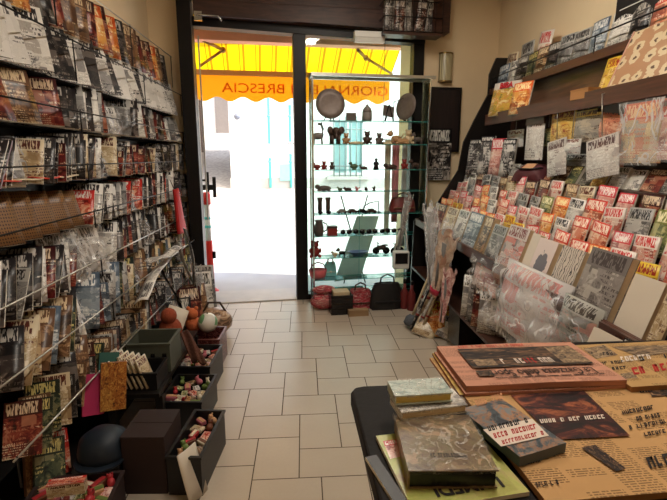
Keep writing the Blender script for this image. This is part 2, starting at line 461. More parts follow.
# wire display of folded papers hanging from the shutter box
u0, z0 = onf(384, 0, -.3); u1, z1 = onf(441, 37, -.3)
t = thing('hanging_paper_holder', 'dark wire holder hanging over the window full of folded papers', 'holder', fr((u0 + u1) / 2, -.165, z1), SK)
hw = (u1 - u0) / 2
mb = MB()
for i in range(9):
    x = -hw + 2 * hw * i / 8; mb.tube([(x, -.165, .03), (x, -.165, .42)], .003, 5)
for z in (.03, .16, .3): mb.tube([(-hw, -.0, z), (-hw, -.165, z), (hw, -.165, z), (hw, -.0, z)], .005, 6)
mb.build('wire_frame', black_metal, t)
mb = MB(); mb.box(-hw, hw, -.16, 0, .0, .03); mb.prism([(-.0, .03), (-.16, .03), (-.02, .5), (-.0, .5)], 'x', hw * .72, hw * 1.02); mb.build('tray', dark_wood, t)
fp = [cover('folded paper grey', (150, 146, 140), (190, 186, 178), (40, 36, 36), (60, 52, 50), (110, 96, 90), (200, 196, 190)), cover('folded paper dark', (46, 38, 38), (70, 52, 50), (210, 200, 190), (20, 16, 16), (120, 66, 50), (190, 180, 168))]
rs = random.Random(3)
for i in range(5):
    w = .11; x = -hw * .8 + i * hw * .36
    mb = MB(); mb.grid(4, 6, lambda a, b, w=w: ((a - .5) * w, -.012 * math.sin(a * PI) - .02 * b, .3 * b)); o = mb.build('folded_paper', fp[i % 2], solid=.006)
    o.matrix_world = FM @ Matrix.Translation(((u0 + u1) / 2 + x, -.165 - .105 + rs.uniform(0, .02) + .006 * i, z1 + .035)) @ Matrix.Rotation(R(rs.uniform(-9, 9)), 4, 'Y')
    tag(o, f'{("grey", "dark")[i % 2]} folded paper, {nth(i + 1)} from the emergency light in the hanging holder', 'paper', 'folded papers in the hanging holder')

# ------------------------------------------------------------------ outside
stone = NT('street cobbles'); tc = stone.add('ShaderNodeTexCoord'); vo = stone.add('ShaderNodeTexVoronoi', i_Scale=9.0)
stone.ln(tc.outputs['Object'], vo.inputs['Vector']); no = stone.add('ShaderNodeTexNoise', i_Scale=1.2, i_Detail=5.0); stone.ln(tc.outputs['Object'], no.inputs['Vector'])
cc = stone.mix(vo.outputs['Distance'], rgb(186, 182, 176), rgb(120, 116, 112)); cc = stone.mix(stone.math('MULTIPLY', no.outputs['Fac'], .5), cc, rgb(206, 202, 196))
stone.ln(cc, stone.b.inputs['Base Color']); stone.b.inputs['Roughness'].default_value = .85
mb = MB(); mb.quad([(-7, 4.6, -.03), (8, 4.6, -.03), (8, 7.4, -.03), (-7, 7.4, -.03)]); struct('pavement', mb, plain('pale paving', (200, 197, 192), .8, scale=3))
mb = MB(); mb.quad([(-8, 7.4, -.03), (9, 7.4, -.03), (9, 13.2, .72), (-8, 13.2, .72)]); mb.quad([(-8, 13.2, .72), (9, 13.2, .72), (9, 26, 3.1), (-8, 26, 3.1)])
struct('street', mb, stone.m)
plaster = plain('white house plaster', (232, 230, 226), .85, scale=1.5)
plinth_m = plain('grey plinth', (172, 168, 162), .85, scale=4)
teal = plain('teal painted pipe', (96, 196, 190), .4)
HY = 13.0


def hp(px, py): return ony(px, py, HY)


house = thing('street_house', 'white plastered house facing the shop across the street', 'house', (1, HY, .7))
HI = Matrix.Translation((-1, -HY, -.7))
mb = MB(); xl = hp(230, 150).x; mb.box(xl, 7.5, HY, HY + 5, .3, 7); mb.xf(HI); mb.build('wall', plaster, house)
mb = MB(); mb.box(xl - .02, 7.5, HY - .06, HY, .3, hp(260, 178).z); mb.xf(HI); mb.build('plinth', plinth_m, house)
for px in (269, 290):
    x = hp(px, 120).x; mb = MB(); mb.tube([(x, HY - .09, .72), (x, HY - .09, 6)], .035)
    for z in (1.4, 2.6, 3.8): mb.tube([(x, HY - .09, z), (x, HY - .09, z + .05)], .05)
    mb.xf(HI); mb.build('drainpipe', teal, house)
for px, py, w, h in ((270, 151, 9, 14), (291, 148, 10, 12)):
    a, b = hp(px - w / 2, py - h / 2), hp(px + w / 2, py + h / 2)
    mb = MB(); mb.box(a.x, b.x, HY - .13, HY - .125, b.z, a.z); mb.xf(HI)
    mb.build('notice', cover('paper notice', (226, 224, 220), (214, 212, 208), (120, 118, 118), (190, 190, 190), (226, 224, 220), (226, 224, 220)), house)
a, b = hp(286, 92), hp(300, 106); mb = MB(); mb.box(a.x, b.x, HY - .16, HY - .12, b.z, a.z); mb.xf(HI); part(mb.build('sign_plate', plain('pale blue enamel', (150, 206, 236), .4), house), 'pale blue plate')
a, b = hp(280, 164), hp(290, 180); mb = MB(); mb.box(a.x, b.x, HY - .12, HY, b.z, a.z); mb.xf(HI); part(mb.build('meter_box', plain('turquoise enamel', (130, 222, 214), .4), house), 'turquoise box')
a = hp(238, 117); mb = MB(); mb.ball((a.x, HY - .16, a.z), .09); mb.tube([(a.x, HY, a.z + .1), (a.x, HY - .16, a.z + .1), (a.x, HY - .16, a.z)], .02); mb.xf(HI); mb.build('street_lamp', plain('lamp grey', (110, 116, 130), .4), house)
a, b = hp(331, 118), hp(364, 175)
wm = MB(); fw = .07
for q in ((a.x, a.x + fw, b.z, a.z), (b.x - fw, b.x, b.z, a.z), (a.x + fw, b.x - fw, a.z - fw, a.z), (a.x + fw, b.x - fw, b.z, b.z + fw), ((a.x + b.x) / 2 - .03, (a.x + b.x) / 2 + .03, b.z + fw, a.z - fw)): wm.box(q[0], q[1], HY - .05, HY - .003, q[2], q[3])
wm.xf(HI); wf = wm.build('window', plain('white window frame', (226, 226, 222), .5), house)
mb = MB(); mb.box(a.x + fw, b.x - fw, HY - .02, HY - .01, b.z + fw, a.z - fw); mb.xf(HI); mb.build('pane', plain('pale window glass', (150, 186, 186), .15), wf)
for i in range(6):
    x = a.x + (b.x - a.x) * (i + .5) / 6; mb = MB(); mb.tube([(x, HY - .1, b.z - .04), (x, HY - .1, a.z + .04)], .018, 6)
    if i == 0:
        for z in (b.z + .25, a.z - .3): mb.tube([(a.x - .03, HY - .1, z), (b.x + .03, HY - .1, z)], .016, 6)
    mb.xf(HI); mb.build('window_bar', plain('grey iron', (120, 130, 130), .5), wf)
mb = MB(); mb.box(a.x - .12, b.x + .12, HY - .16, HY - .003, b.z - .12, b.z - .03); mb.xf(HI); mb.build('window_sill', plinth_m, house)
# neighbouring house with a receding side wall on the alley
t = thing('street_house', 'shaded house wall receding along the alley beyond the doorway', 'house', (-2.0, 8.2, 0))
mb = MB(); mb.prism([(0, 0), (-1.9, 11), (-6, 11), (-6, 0)], 'z', -.1, 7); mb.build('wall', plain('old grey beige plaster', (196, 186, 172), .9, var=.2, scale=1.2), t)
for i in range(2):
    y = 3.2 + i * 3.6; x = -.1727 * y; mb = MB()
    mb.prism([(x + .03, y), (x - .10, y + .9), (x - .25, y + .9), (x - .25, y)], 'z', 1.2 + .5 * i, 2.9 + .5 * i)
    mb.build('shutter', plain('brown shutter', (112, 92, 78), .7), t)
t = thing('street_house', 'pale house closing the alley behind the street', 'house', (-5, 24, 2))
mb = MB(); mb.box(-4, 8, 0, 1, -.5, 8); mb.build('wall', plain('alley end plaster', (214, 206, 196), .9), t)
mb = MB(); mb.box(.7, 1.5, -.05, 0, .6, 2.6); mb.build('door', plain('grey door', (130, 120, 112), .6), t)

# barrier post just outside the door
a = fr(*((onf(209, 250, .5)[0],) + (.5, 0)))
t = thing('barrier_post', 'red and white plastic post standing just outside the doorway', 'post', (a.x, a.y, -.03))
red_pl = plain('red plastic', (214, 44, 36), .35)
mb = MB(); mb.lathe([(.09, 0), (.09, .03), (.05, .06)], n=18); mb.build('base', red_pl, t)
mb = MB(); mb.lathe([(.045, .05), (.045, .62), (.04, .63)], n=18); part(mb.build('lower_sleeve', red_pl, t), 'red lower sleeve')
mb = MB(); mb.lathe([(.036, .62), (.036, 1.05)], n=18); part(mb.build('upper_sleeve', white_plastic, t), 'white upper sleeve')
for z in (.78, .88): mb = MB(); mb.lathe([(.038, z), (.038, z + .03)], n=18); mb.build('band', teal, t)
mb = MB(); mb.lathe([(.05, 1.05), (.05, 1.16), (.03, 1.19)], n=18); mb.build('cap', red_pl, t)
mb = MB(); mb.box(.04, .075, -.02, .02, .42, .5); mb.build('clip', black_metal, t)

# awning
k = NT('yellow awning cloth'); tc = k.add('ShaderNodeTexCoord'); sp = k.add('ShaderNodeSeparateXYZ'); k.ln(tc.outputs['Object'], sp.inputs[0])
st = k.math('GREATER_THAN', k.math('FRACT', k.math('MULTIPLY', sp.outputs[0], 5.2)), .86)
st2 = k.math('GREATER_THAN', k.math('FRACT', k.math('ADD', k.math('MULTIPLY', sp.outputs[0], 5.2), .28)), .93)
col = k.mix(k.math('MAXIMUM', st, st2), rgb(255, 206, 10), rgb(196, 132, 8))


def cloth_shader(k, col):
    tr = k.add('ShaderNodeBsdfTranslucent'); k.ln(col, tr.inputs[0]) if not isinstance(col, tuple) else None
    if isinstance(col, tuple): tr.inputs[0].default_value = col; k.b.inputs['Base Color'].default_value = col
    else: k.ln(col, k.b.inputs['Base Color'])
    k.b.inputs['Roughness'].default_value = .8
    mx = k.add('ShaderNodeMixShader'); mx.inputs[0].default_value = .6; k.ln(k.b.outputs[0], mx.inputs[1]); k.ln(tr.outputs[0], mx.inputs[2]); k.ln(mx.outputs[0], k.out.inputs['Surface'])


cloth_shader(k, col); aw_m = k.m
k = NT('orange valance cloth'); cloth_shader(k, rgb(250, 158, 22)); va_m = k.m
AV = 1.2
ul, zl = onf(196, 67, AV); ur, zr = onf(391, 77, AV); ul -= .25
zb = (zl + zr) / 2
t = thing('awning', 'yellow striped awning with an orange scalloped valance over the shop front', 'awning', fr(0, .42, zb), SK)
mb = MB(); mb.grid(40, 6, lambda a, b: (ul + (ur - ul) * a, (AV - .42) * b, .52 * (1 - b) + .012 * math.sin(a * 60) * b * (1 - b) - .05 * b * (1 - b))); mb.build('canopy', aw_m, t)
mb = MB(); mb.tube([(ul, 0, .54), (ur, 0, .54)], .05); mb.build('roller', plain('grey roller tube', (170, 150, 130), .5), t)
mb = MB(); mb.box(ul - .02, ur + .02, AV - .42, AV - .36, -.055, .015); mb.build('front_bar', plain('dusty front bar', (176, 132, 96), .5, .3), t, bevel=.006)
drop = zb - onf(290, 100, AV)[1]; ns = 8.5
va = lambda a, b: (ul + (ur - ul) * a, AV - .37 + .002 * math.sin(a * 23), -.04 - (drop - .04 + .028 * math.cos(a * 2 * PI * ns)) * b)
mb = MB(); mb.grid(140, 4, va); vo_ = mb.build('valance', va_m, t)
tu0, tu1 = onf(222, 88, AV)[0], onf(389, 88, AV)[0]
tm = text_mb('GIORNALE DI BRESCIA', .165, .004, bold=-.001); w0 = max(p[0] for p in tm.v) - min(p[0] for p in tm.v)
TM = Matrix.Translation((( tu0 + tu1) / 2, AV - .37, -.05 - drop * .46)) @ Matrix(((-1, 0, 0, 0), (0, 0, 1, 0), (0, 1, 0, 0), (0, 0, 0, 1))) @ Matrix.Diagonal(((tu1 - tu0) / w0, 1, 1, 1))
k = NT('brown awning print'); cloth_shader(k, rgb(232, 124, 8)); tm.xf(TM).build('lettering', k.m, vo_)
for (p1, p2, p3) in (((203, 40), (223, 50), (200, 66)), ((358, 50), (366, 58), (392, 74))):
    A = onf(*p1, .55); B = onf(*p2, .85); Cc = onf(*p3, 1.14)
    pts = [(A[0], .55 - .42, A[1] - zb), (B[0], .85 - .42, B[1] - zb), (Cc[0], 1.14 - .42, Cc[1] - zb)]
    mb = MB(); mb.tube([pts[0], pts[1]], .02); mb.tube([pts[1], pts[2]], .017); mb.ball(pts[1], .035, n=8); mb.build('folding_arm', plain('bronze arm', (150, 112, 60), .4, .6), t)

# sandwich board leaning outside the window
pts = [onf(357, 216, .45), onf(379, 216, .45), onf(361, 277, .2), onf(334, 282, .2)]
t = thing('leaning_board', 'grey leaning board on thin legs outside behind the showcase', 'board', fr(.55, .3, 0), SK)
L0 = [(p[0] - .55, v - .3, p[1]) for p, v in zip(pts, (.45, .45, .2, .2))]
mb = MB(); mb.quad(L0); mb.build('panel', plain('grey board', (196, 200, 198), .4), t, solid=.012)
for (x0, x1) in ((.28, .02), (-.05, .3)):
    mb = MB(); mb.tube([(x0, .2, 1.1), (x1, .34, -.03)], .008, 6); mb.build('leg', dark_steel, t)
# ------------------------------------------------------------------ glass showcase
SU0, SU1, SV0, SV1 = .07, 1.27, -.28, -.07
SZ = [.14, .272, .507, .74, .968, 1.202, 1.422, 1.677, 1.907]; ST = 2.34
sc = thing('glass_showcase', 'tall glass showcase of trinkets standing in front of the shop window', 'showcase', fr(0, 0, 0), SK)
for u in (SU0, SU1):
    for v in (SV0, SV1):
        mb = MB(); mb.box(u - .008, u + .008, v - .008, v + .008, 0, ST); mb.build('post', chrome, sc)
for z, nm in ((ST - .02, 'top_frame'), (0.09, 'bottom_frame')):
    mb = MB()
    for v in (SV0, SV1): mb.box(SU0 - .012, SU1 + .05 * (z > 1), v - .014, v + .014, z, z + .028)
    for u in (SU0, SU1): mb.box(u - .014, u + .014, SV0 + .014, SV1 - .014, z, z + .028)
    mb.build(nm, steel if z > 1 else dark_steel, sc)
mb = MB(); mb.box(SU0 + .01, SU1 - .01, SV0 + .01, SV1 - .01, ST - .006, ST); mb.build('top_glass', shelf_glass, sc)
for z in SZ:
    mb = MB(); mb.box(SU0 + .012, SU1 - .012, SV0 + .012, SV1 - .012, z - .006, z, 0, None, {'-y': 1, '+x': 1, '-x': 1, '+y': 1}); mb.build('shelf', [shelf_glass, glass_edge], sc)
for u in (SU0, SU1):
    mb = MB(); mb.box(u - .002, u + .002, SV0 + .01, SV1 - .01, .12, ST - .03, 0, None, {'-y': 1}); mb.build('side_glass', [glass, glass_edge], sc)
mb = MB(); mb.box((SU0 + SU1) / 2 - .12, (SU0 + SU1) / 2 - .116, SV0 - .004, SV0 - .001, .14, 1.9); mb.build('sliding_edge', glass_edge, sc)
mb = MB(); mb.box(SU0, SU1, SV0, SV1, 0, .09); mb.build('plinth', black_wood, sc)

T_brown = plain('stone grey brown', (92, 82, 76), .6); T_tan = plain('tan resin', (176, 138, 96), .5); T_dark = plain('dark brown resin', (70, 52, 44), .5)
T_red = plain('dull red', (136, 44, 40), .5); T_black = plain('black gloss', (26, 24, 26), .25); T_cream = plain('cream resin', (206, 186, 150), .5)
T_green = plain('dull green', (92, 112, 84), .5); T_pink = plain('pink cloth', (214, 128, 140), .8); T_blue = plain('blue glaze', (92, 112, 156), .3); T_grey = plain('grey stone', (128, 122, 116), .6)


def spot(px, si, dv=.09):
    dv = min(dv, .14)      # a place on shelf si seen at photo column px, dv behind the front glass
    v = SV0 + dv; z = SZ[si]
    d = onf(px, 200, v)[0]
    for _ in range(3):           # column shifts slightly with height
        d2 = ray(px, 200); break
    # solve for the row of this height so that the column is exact
    lo, hi = 60., 320.
    for _ in range(40):
        mid = (lo + hi) / 2
        if onf(px, mid, v)[1] > z: lo = mid
        else: hi = mid
    return fr(onf(px, lo, v)[0], v, z)


K = 460 / 4.75 / 1.0           # pixels per metre near the showcase
def px2m(p): return p / 96.0


SHN = {0: 'bottom shelf', 1: 'lowest glass shelf', 2: 'seventh glass shelf', 3: 'sixth glass shelf', 4: 'fifth glass shelf', 5: 'fourth glass shelf', 6: 'third glass shelf', 7: 'second glass shelf', 8: 'top glass shelf'}


def plate(px, r, rx=0, turn=0, lab=''):
    p = spot(px, 8, .1); t = thing('decorative_plate', lab, 'plate', p, SK + turn)
    M = Matrix.Translation((0, 0, r + .012)) @ Matrix.Rotation(R(82), 4, 'X')
    mb = MB(); mb.lathe([(r * .1, 0), (r * .55, .004), (r * .62, .012), (r, .022), (r, .028), (r * .6, .018), (r * .1, .008)], n=32, M=M); mb.build('plate', plain('engraved pewter', (116, 102, 94), .5, .2, .3, 30), t)
    mb = MB(); mb.tube([(0, -.05, .005), (0, -.03, .03), (0, .02, r), (0, .05, r * 1.3)], .006, 6); mb.tube([(-.05, .06, .006), (0, .03, r), (.05, .06, .006)], .006, 6); mb.tube([(0, -.05, .006), (0, .06, .006)], .006, 6); mb.build('stand', T_black, t)


plate(330, .148, lab='larger round pewter plate on a stand, top glass shelf above the giraffe figurine')
plate(407, .135, turn=R(-62), lab='round pewter plate turned sideways at the wall end of the top glass shelf')
p = spot(351, 8); t = thing('trinket_box', 'small square dark box beside the larger pewter plate', 'box', p, SK)
mb = MB(); mb.box(-.048, .048, -.03, .03, 0, .065); mb.build('body', T_brown, t, bevel=.004); mb = MB(); mb.box(-.05, .05, -.032, .032, .066, .08); mb.build('lid', T_grey, t, bevel=.004)
p = spot(367, 8); t = thing('lidded_urn', 'small domed stone urn in the middle of the top glass shelf', 'urn', p, SK)
mb = MB(); mb.lathe([(.045, 0), (.052, .02), (.05, .085), (.045, .09)], n=16); mb.build('body', T_grey, t); mb = MB(); mb.lathe([(.05, .09), (.04, .125), (.015, .15), (.012, .165)], n=16); mb.build('lid', T_grey, t)
p = spot(388, 8); t = thing('picture_frame', 'small tilted picture frame on an easel on the top glass shelf', 'frame', p, SK + .2)
mb = MB(); mb.box(-.06, .06, -.006, .006, 0, .11); mb.xf(Matrix.Translation((0, 0, .05)) @ Matrix.Rotation(R(-12), 4, 'X') @ Matrix.Rotation(R(10), 4, 'Y')); mb.build('picture', T_brown, t)
mb = MB(); mb.tube([(-.05, -.02, 0), (.01, .01, .16)], .006, 6); mb.tube([(.05, -.02, 0), (.02, .01, .16)], .006, 6); mb.tube([(.01, .08, 0), (.02, .01, .17)], .006, 6); mb.build('easel', T_black, t)
p = spot(399, 8, .25); t = thing('wire_stand', 'thin dark wire frame stand behind the sideways pewter plate', 'stand', p, SK)
mb = MB(); mb.tube([(-.06, 0, .0), (-.06, 0, .2), (.07, 0, .25), (.07, 0, 0)], .006, 6); mb.build('wire', T_black, t); mb = MB(); mb.box(-.08, .09, -.03, .03, 0, .012); mb.build('base', T_black, t)


def figurine(kind, px, si, h, mat, lab, cat='figurine', turn=0, dv=.09):
    p = spot(px, si, dv); mb = MB(); h = h * (1.0 if si == 7 else 1.3); s = h
    if kind == 'giraffe':
        mb.ball((0, 0, .38 * s), .17 * s, 1.6, .9, 1)
        for x in (-.2, .2):
            for y in (-.09, .09): mb.tube([(x * s, y * s, 0), (x * s * .85, y * s, .38 * s)], .035 * s, 6)
        mb.tube([(.2 * s, 0, .42 * s), (.24 * s, 0, .7 * s), (.16 * s, 0, .92 * s)], .05 * s, 8, rs=[.09 * s, .06 * s, .05 * s]); mb.ball((.1 * s, 0, .94 * s), .07 * s, 1.9, .9, .9)
        for y in (-.04, .04): mb.tube([(.18 * s, y * s, .96 * s), (.2 * s, y * s, 1.06 * s)], .015 * s, 5)
    elif kind == 'elephant':
        mb.ball((0, 0, .62 * s), .36 * s, 1.1, .9, .9); mb.ball((0, -.34 * s, .76 * s), .22 * s)
        for x in (-.2, .2):
            for y in (-.2, .2): mb.tube([(x * s, y * s, 0), (x * s, y * s, .5 * s)], .1 * s, 8)
        mb.tube([(0, -.5 * s, .72 * s), (0, -.58 * s, .45 * s), (0, -.56 * s, .2 * s)], .06 * s, 8)
        for x in (-1, 1): mb.ball((x * .34 * s, -.28 * s, .8 * s), .2 * s, .9, .25, 1.1)
    elif kind == 'bear':
        mb.ball((0, 0, .34 * s), .3 * s, 1, .9, 1.1); mb.ball((0, -.05 * s, .78 * s), .22 * s)
        for x in (-1, 1):
            mb.ball((x * .17 * s, -.02 * s, .96 * s), .08 * s); mb.ball((x * .26 * s, -.22 * s, .12 * s), .13 * s, .8, 1.3, .8); mb.ball((x * .3 * s, -.12 * s, .44 * s), .1 * s, .8, 1, 1.5)
        mb.ball((0, -.25 * s, .73 * s), .09 * s)
    elif kind == 'bird':
        mb.ball((0, 0, .4 * s), .3 * s, 1.7, .9, 1); mb.ball((-.42 * s, 0, .75 * s), .2 * s); mb.tube([(-.55 * s, 0, .75 * s), (-.8 * s, 0, .7 * s)], .05 * s, 6, rs=[.07 * s, .01 * s]); mb.prism([(.4 * s, .4 * s), (.95 * s, .7 * s), (.9 * s, .45 * s)], 'y', -.1 * s, .1 * s); mb.lathe([(.3 * s, 0), (.25 * s, .08 * s), (.08 * s, .2 * s)])
    elif kind == 'dog':
        mb.ball((0, 0, .45 * s), .22 * s, 1.8, .9, 1); mb.ball((-.45 * s, 0, .78 * s), .2 * s, 1.1, .9, 1); mb.ball((-.64 * s, 0, .72 * s), .1 * s, 1.3, .9, .8)
        for x in (-.28, .28):
            for y in (-.12, .12): mb.tube([(x * s, y * s, 0), (x * s, y * s, .4 * s)], .06 * s, 6)
        mb.tube([(.38 * s, 0, .5 * s), (.6 * s, 0, .8 * s)], .04 * s, 6)
        for y in (-.12, .12): mb.ball((-.4 * s, y * s, .95 * s), .07 * s, .7, .5, 1.4)
    elif kind == 'lying':
        mb.ball((0, 0, .35 * s), .34 * s, 2.6, .9, 1); mb.ball((-.8 * s, -.05 * s, .55 * s), .28 * s, 1.1, .9, 1)
        for x in (-.6, .5): mb.ball((x * s, -.25 * s, .14 * s), .14 * s, 2, .9, .9)
    elif kind == 'person_figurine':
        mb.lathe([(.22 * s, 0), (.26 * s, .08 * s), (.16 * s, .4 * s), (.2 * s, .62 * s), (.08 * s, .74 * s)]); mb.ball((0, 0, .85 * s), .14 * s)
        for x in (-1, 1): mb.tube([(x * .19 * s, 0, .64 * s), (x * .24 * s, -.1 * s, .42 * s), (x * .05 * s, -.2 * s, .4 * s)], .05 * s, 6)
    o = mb.xf(Matrix.Rotation(turn, 4, 'Z')).build(kind if kind.endswith('figurine') else kind + '_figurine', mat); o.location = p; o.rotation_euler = (0, 0, SK)
    return tag(o, lab, cat)


figurine('giraffe', 318, 7, .21, T_grey, 'grey giraffe figurine at the doorway end of the second glass shelf')
figurine('elephant', 335, 7, .17, T_dark, 'dark elephant figurine facing out beside the giraffe figurine')
figurine('bear', 346, 7, .11, T_tan, 'small tan bear figurine beside the dark elephant figurine')
figurine('bear', 367, 7, .13, T_dark, 'dark brown bear figurine in the middle of the second glass shelf')
figurine('bear', 379, 7, .115, T_brown, 'grey brown bear figurine next to the dark brown bear')
figurine('dog', 396, 7, .14, T_tan, 'tan dog figurine on the second glass shelf below the tilted frame')
figurine('bear', 408, 7, .15, T_cream, 'cream bear figurine below the sideways pewter plate')
figurine('lying', 402, 7, .09, T_tan, 'tan lying animal figurine before the cream bear', dv=.04)
figurine('dog', 418, 7, .12, T_brown, 'brown dog figurine at the wall end of the second glass shelf')
for px, m, c in ((357, T_cream, 'cream'), (388, T_cream, 'pale cream')):
    p = spot(px, 7, .2); mb = MB(); mb.lathe([(.05, 0), (.06, .01), (.05, .022), (.02, .03)], n=14, M=Matrix.Diagonal((1.5, .8, 1, 1))); o = mb.build('pebble_dish', m); o.location = p
    tag(o, f'{c} low oval dish on the second glass shelf', 'dish')
figurine('bird', 317, 6, .06, T_red, 'small red bird ornament at the doorway end of the third glass shelf')
figurine('bear', 324, 6, .065, T_red, 'red bear ornament, second from the doorway on the third glass shelf')
figurine('bear', 332, 6, .06, T_dark, 'brown bear ornament, third from the doorway on the third glass shelf')
figurine('bird', 354, 6, .065, T_green, 'green bird ornament in the middle of the third glass shelf')
figurine('lying', 364, 6, .035, T_dark, 'small dark lying animal ornament beside the green bird')
figurine('person_figurine', 376, 6, .09, T_black, 'small black standing figure ornament on the third glass shelf')
figurine('lying', 391, 6, .06, T_dark, 'long brown lying animal on the third glass shelf')
figurine('bear', 404, 6, .08, T_red, 'dull red bear ornament on the third glass shelf near the wall')
figurine('dog', 415, 6, .08, T_dark, 'dark dog ornament at the wall end of the third glass shelf')
figurine('lying', 324, 5, .066, T_brown, 'grey brown reclining animal figurine on the fourth glass shelf')
for i, px in enumerate((340, 348, 357, 366, 374)):
    figurine('lying' if i % 2 else 'bird', px, 5, .04, (T_green, T_dark, T_pink, T_dark, T_brown)[i], f'{("green bird", "dark lying animal", "pink bird", "long dark lying animal", "brown bird")[i]} ornament, {nth(i + 1)} from the reclining animal figurine', turn=.4 * i)
# boots on the fifth shelf
for i, px in enumerate((320, 328)):
    p = spot(px, 4); t = thing('boot_ornament', ('dark boot ornament nearest the doorway on the fifth glass shelf', 'dark boot ornament beside another boot on the fifth glass shelf')[i], 'ornament', p, SK + .15 * i)
    mb = MB(); mb.lathe([(.02, .03), (.024, .05), (.022, .12), (.03, .17), (.026, .172)], n=12); mb.build('shaft', T_dark, t); mb = MB(); mb.ball((0, -.02, .02), .026, 1, 1.7, .8); mb.build('foot', T_black, t)


def toy_car(px, si, mat, lab, s=1.0, turn=0):
    p = spot(px, si); t = thing('toy_car', lab, 'toy car', p, SK + turn)
    mb = MB(); mb.prism([(-.05 * s, .01 * s), (.05 * s, .01 * s), (.052 * s, .024 * s), (.03 * s, .028 * s), (.018 * s, .042 * s), (-.022 * s, .042 * s), (-.036 * s, .027 * s), (-.052 * s, .024 * s)], 'y', -.02 * s, .02 * s); mb.build('body', mat, t, bevel=.002)
    for x in (-.03, .03):
        for y in (-.021, .021): mb = MB(); mb.lathe([(.01 * s, -.004 * s), (.01 * s, .004 * s)], n=12, M=Matrix.Translation((x * s, y * s, .01 * s)) @ Matrix.Rotation(PI / 2, 4, 'X')); mb.build('wheel', T_black, t)


for i, (px, m, c) in enumerate(((342, T_grey, 'grey'), (352, T_dark, 'brown'), (362, T_black, 'black'), (371, T_dark, 'dark brown'))):
    toy_car(px, 4, m, f'{c} toy car, {nth(i + 1)} from the boots on the fifth glass shelf', 1.1, .3 * (i % 2))
p = spot(369, 4, .24); t = thing('lamp_arm_stand', 'bent thin rod stand over the toy cars on the fifth glass shelf', 'stand', p, SK)
mb = MB(); mb.tube([(-.06, 0, .0), (-.06, 0, .06), (.0, 0, .1), (.1, 0, .12), (.11, 0, .0)], .006, 6); mb.build('rod', T_black, t); mb = MB(); mb.box(-.08, .13, -.02, .02, 0, .008); mb.build('base', T_black, t)


def handbag(name, lab, loc, rot, w, d, h, mat, hmat, extra=None, cat='bag'):
    t = thing(name, lab, cat, loc, rot); mb = MB()
    prof = [(-.5, 0), (.5, 0), (.54, .25), (.5, .7), (.36, .95), (-.36, .95), (-.5, .7), (-.54, .25)]
    mb.grid(16, 8, lambda a, b: (math.cos(2 * PI * a) * w / 2 * (1.08 - .25 * b * b) * (1 if b < .99 else .9), math.sin(2 * PI * a) * d / 2 * (1.05 - .55 * b), h * b + .006))
    mb.grid(8, 2, lambda a, b: ((a - .5) * w * .8, (b - .5) * d * .45, h * .99)); mb.grid(8, 2, lambda a, b: ((a - .5) * w, (b - .5) * d * .9, .004))
    mb.build('body', mat, t)
    mb = MB(); mb.tube([(-w * .24, -d * .15, h * .92), (-w * .2, -d * .15, h * 1.25), (0, -d * .15, h * 1.38), (w * .2, -d * .15, h * 1.25), (w * .24, -d * .15, h * .92)], .009, 8); mb.build('handle', hmat, t)
    mb = MB(); mb.box(-w * .42, w * .42, -d * .53, -d * .44, h * .3, h * .36); mb.ball((0, -d * .47, h * .33), .014); mb.build('clasp_strap', hmat, t)
    return t


lea = plain('maroon leather', (112, 42, 40), .4, bump=.2); lea2 = plain('brown leather', (120, 86, 60), .45, bump=.2)
p = spot(402, 4, .17); handbag('handbag', 'maroon and brown handbag on the fifth glass shelf', p, SK, .28, .16, .15, lea, lea2)
p = spot(319, 3); t = thing('jug', 'small dark patterned jug at the doorway end of the sixth glass shelf', 'jug', p, SK)
mb = MB(); mb.lathe([(.04, 0), (.052, .04), (.05, .1), (.035, .14), (.045, .165)], n=16); mb.build('body', T_brown, t); mb = MB(); mb.tube([(.04, 0, .14), (.085, 0, .12), (.085, 0, .06), (.05, 0, .04)], .008, 6); mb.build('handle', T_brown, t)
p = spot(332, 3); t = thing('trinket_box', 'small dark red box beside the patterned jug', 'box', p, SK)
mb = MB(); mb.box(-.05, .05, -.04, .04, 0, .075); mb.build('body', T_red, t, bevel=.004); mb = MB(); mb.box(-.052, .052, -.042, .042, .076, .1); mb.build('lid', T_dark, t, bevel=.004)


def sunglasses(px, si, lab, turn=0, dv=.08):
    p = spot(px, si, dv); t = thing('sunglasses', lab, 'sunglasses', p, SK + turn)
    for x in (-.034, .034):
        mb = MB(); mb.lathe([(.001, 0), (.027, .001), (.027, .004), (.001, .005)], n=16, M=Matrix.Translation((x, 0, .03)) @ Matrix.Rotation(PI / 2, 4, 'X') @ Matrix.Diagonal((1.1, .85, 1, 1))); mb.build('lens', T_black, t)
    mb = MB(); mb.tube([(-.066, 0, .045), (-.03, -.004, .056), (0, -.004, .046), (.03, -.004, .056), (.066, 0, .045)], .004, 6)
    for x in (-.066, .066): mb.tube([(x, 0, .045), (x * .97, .1, .04), (x * .95, .13, .004)], .003, 6)
    mb.build('frame', T_dark, t)


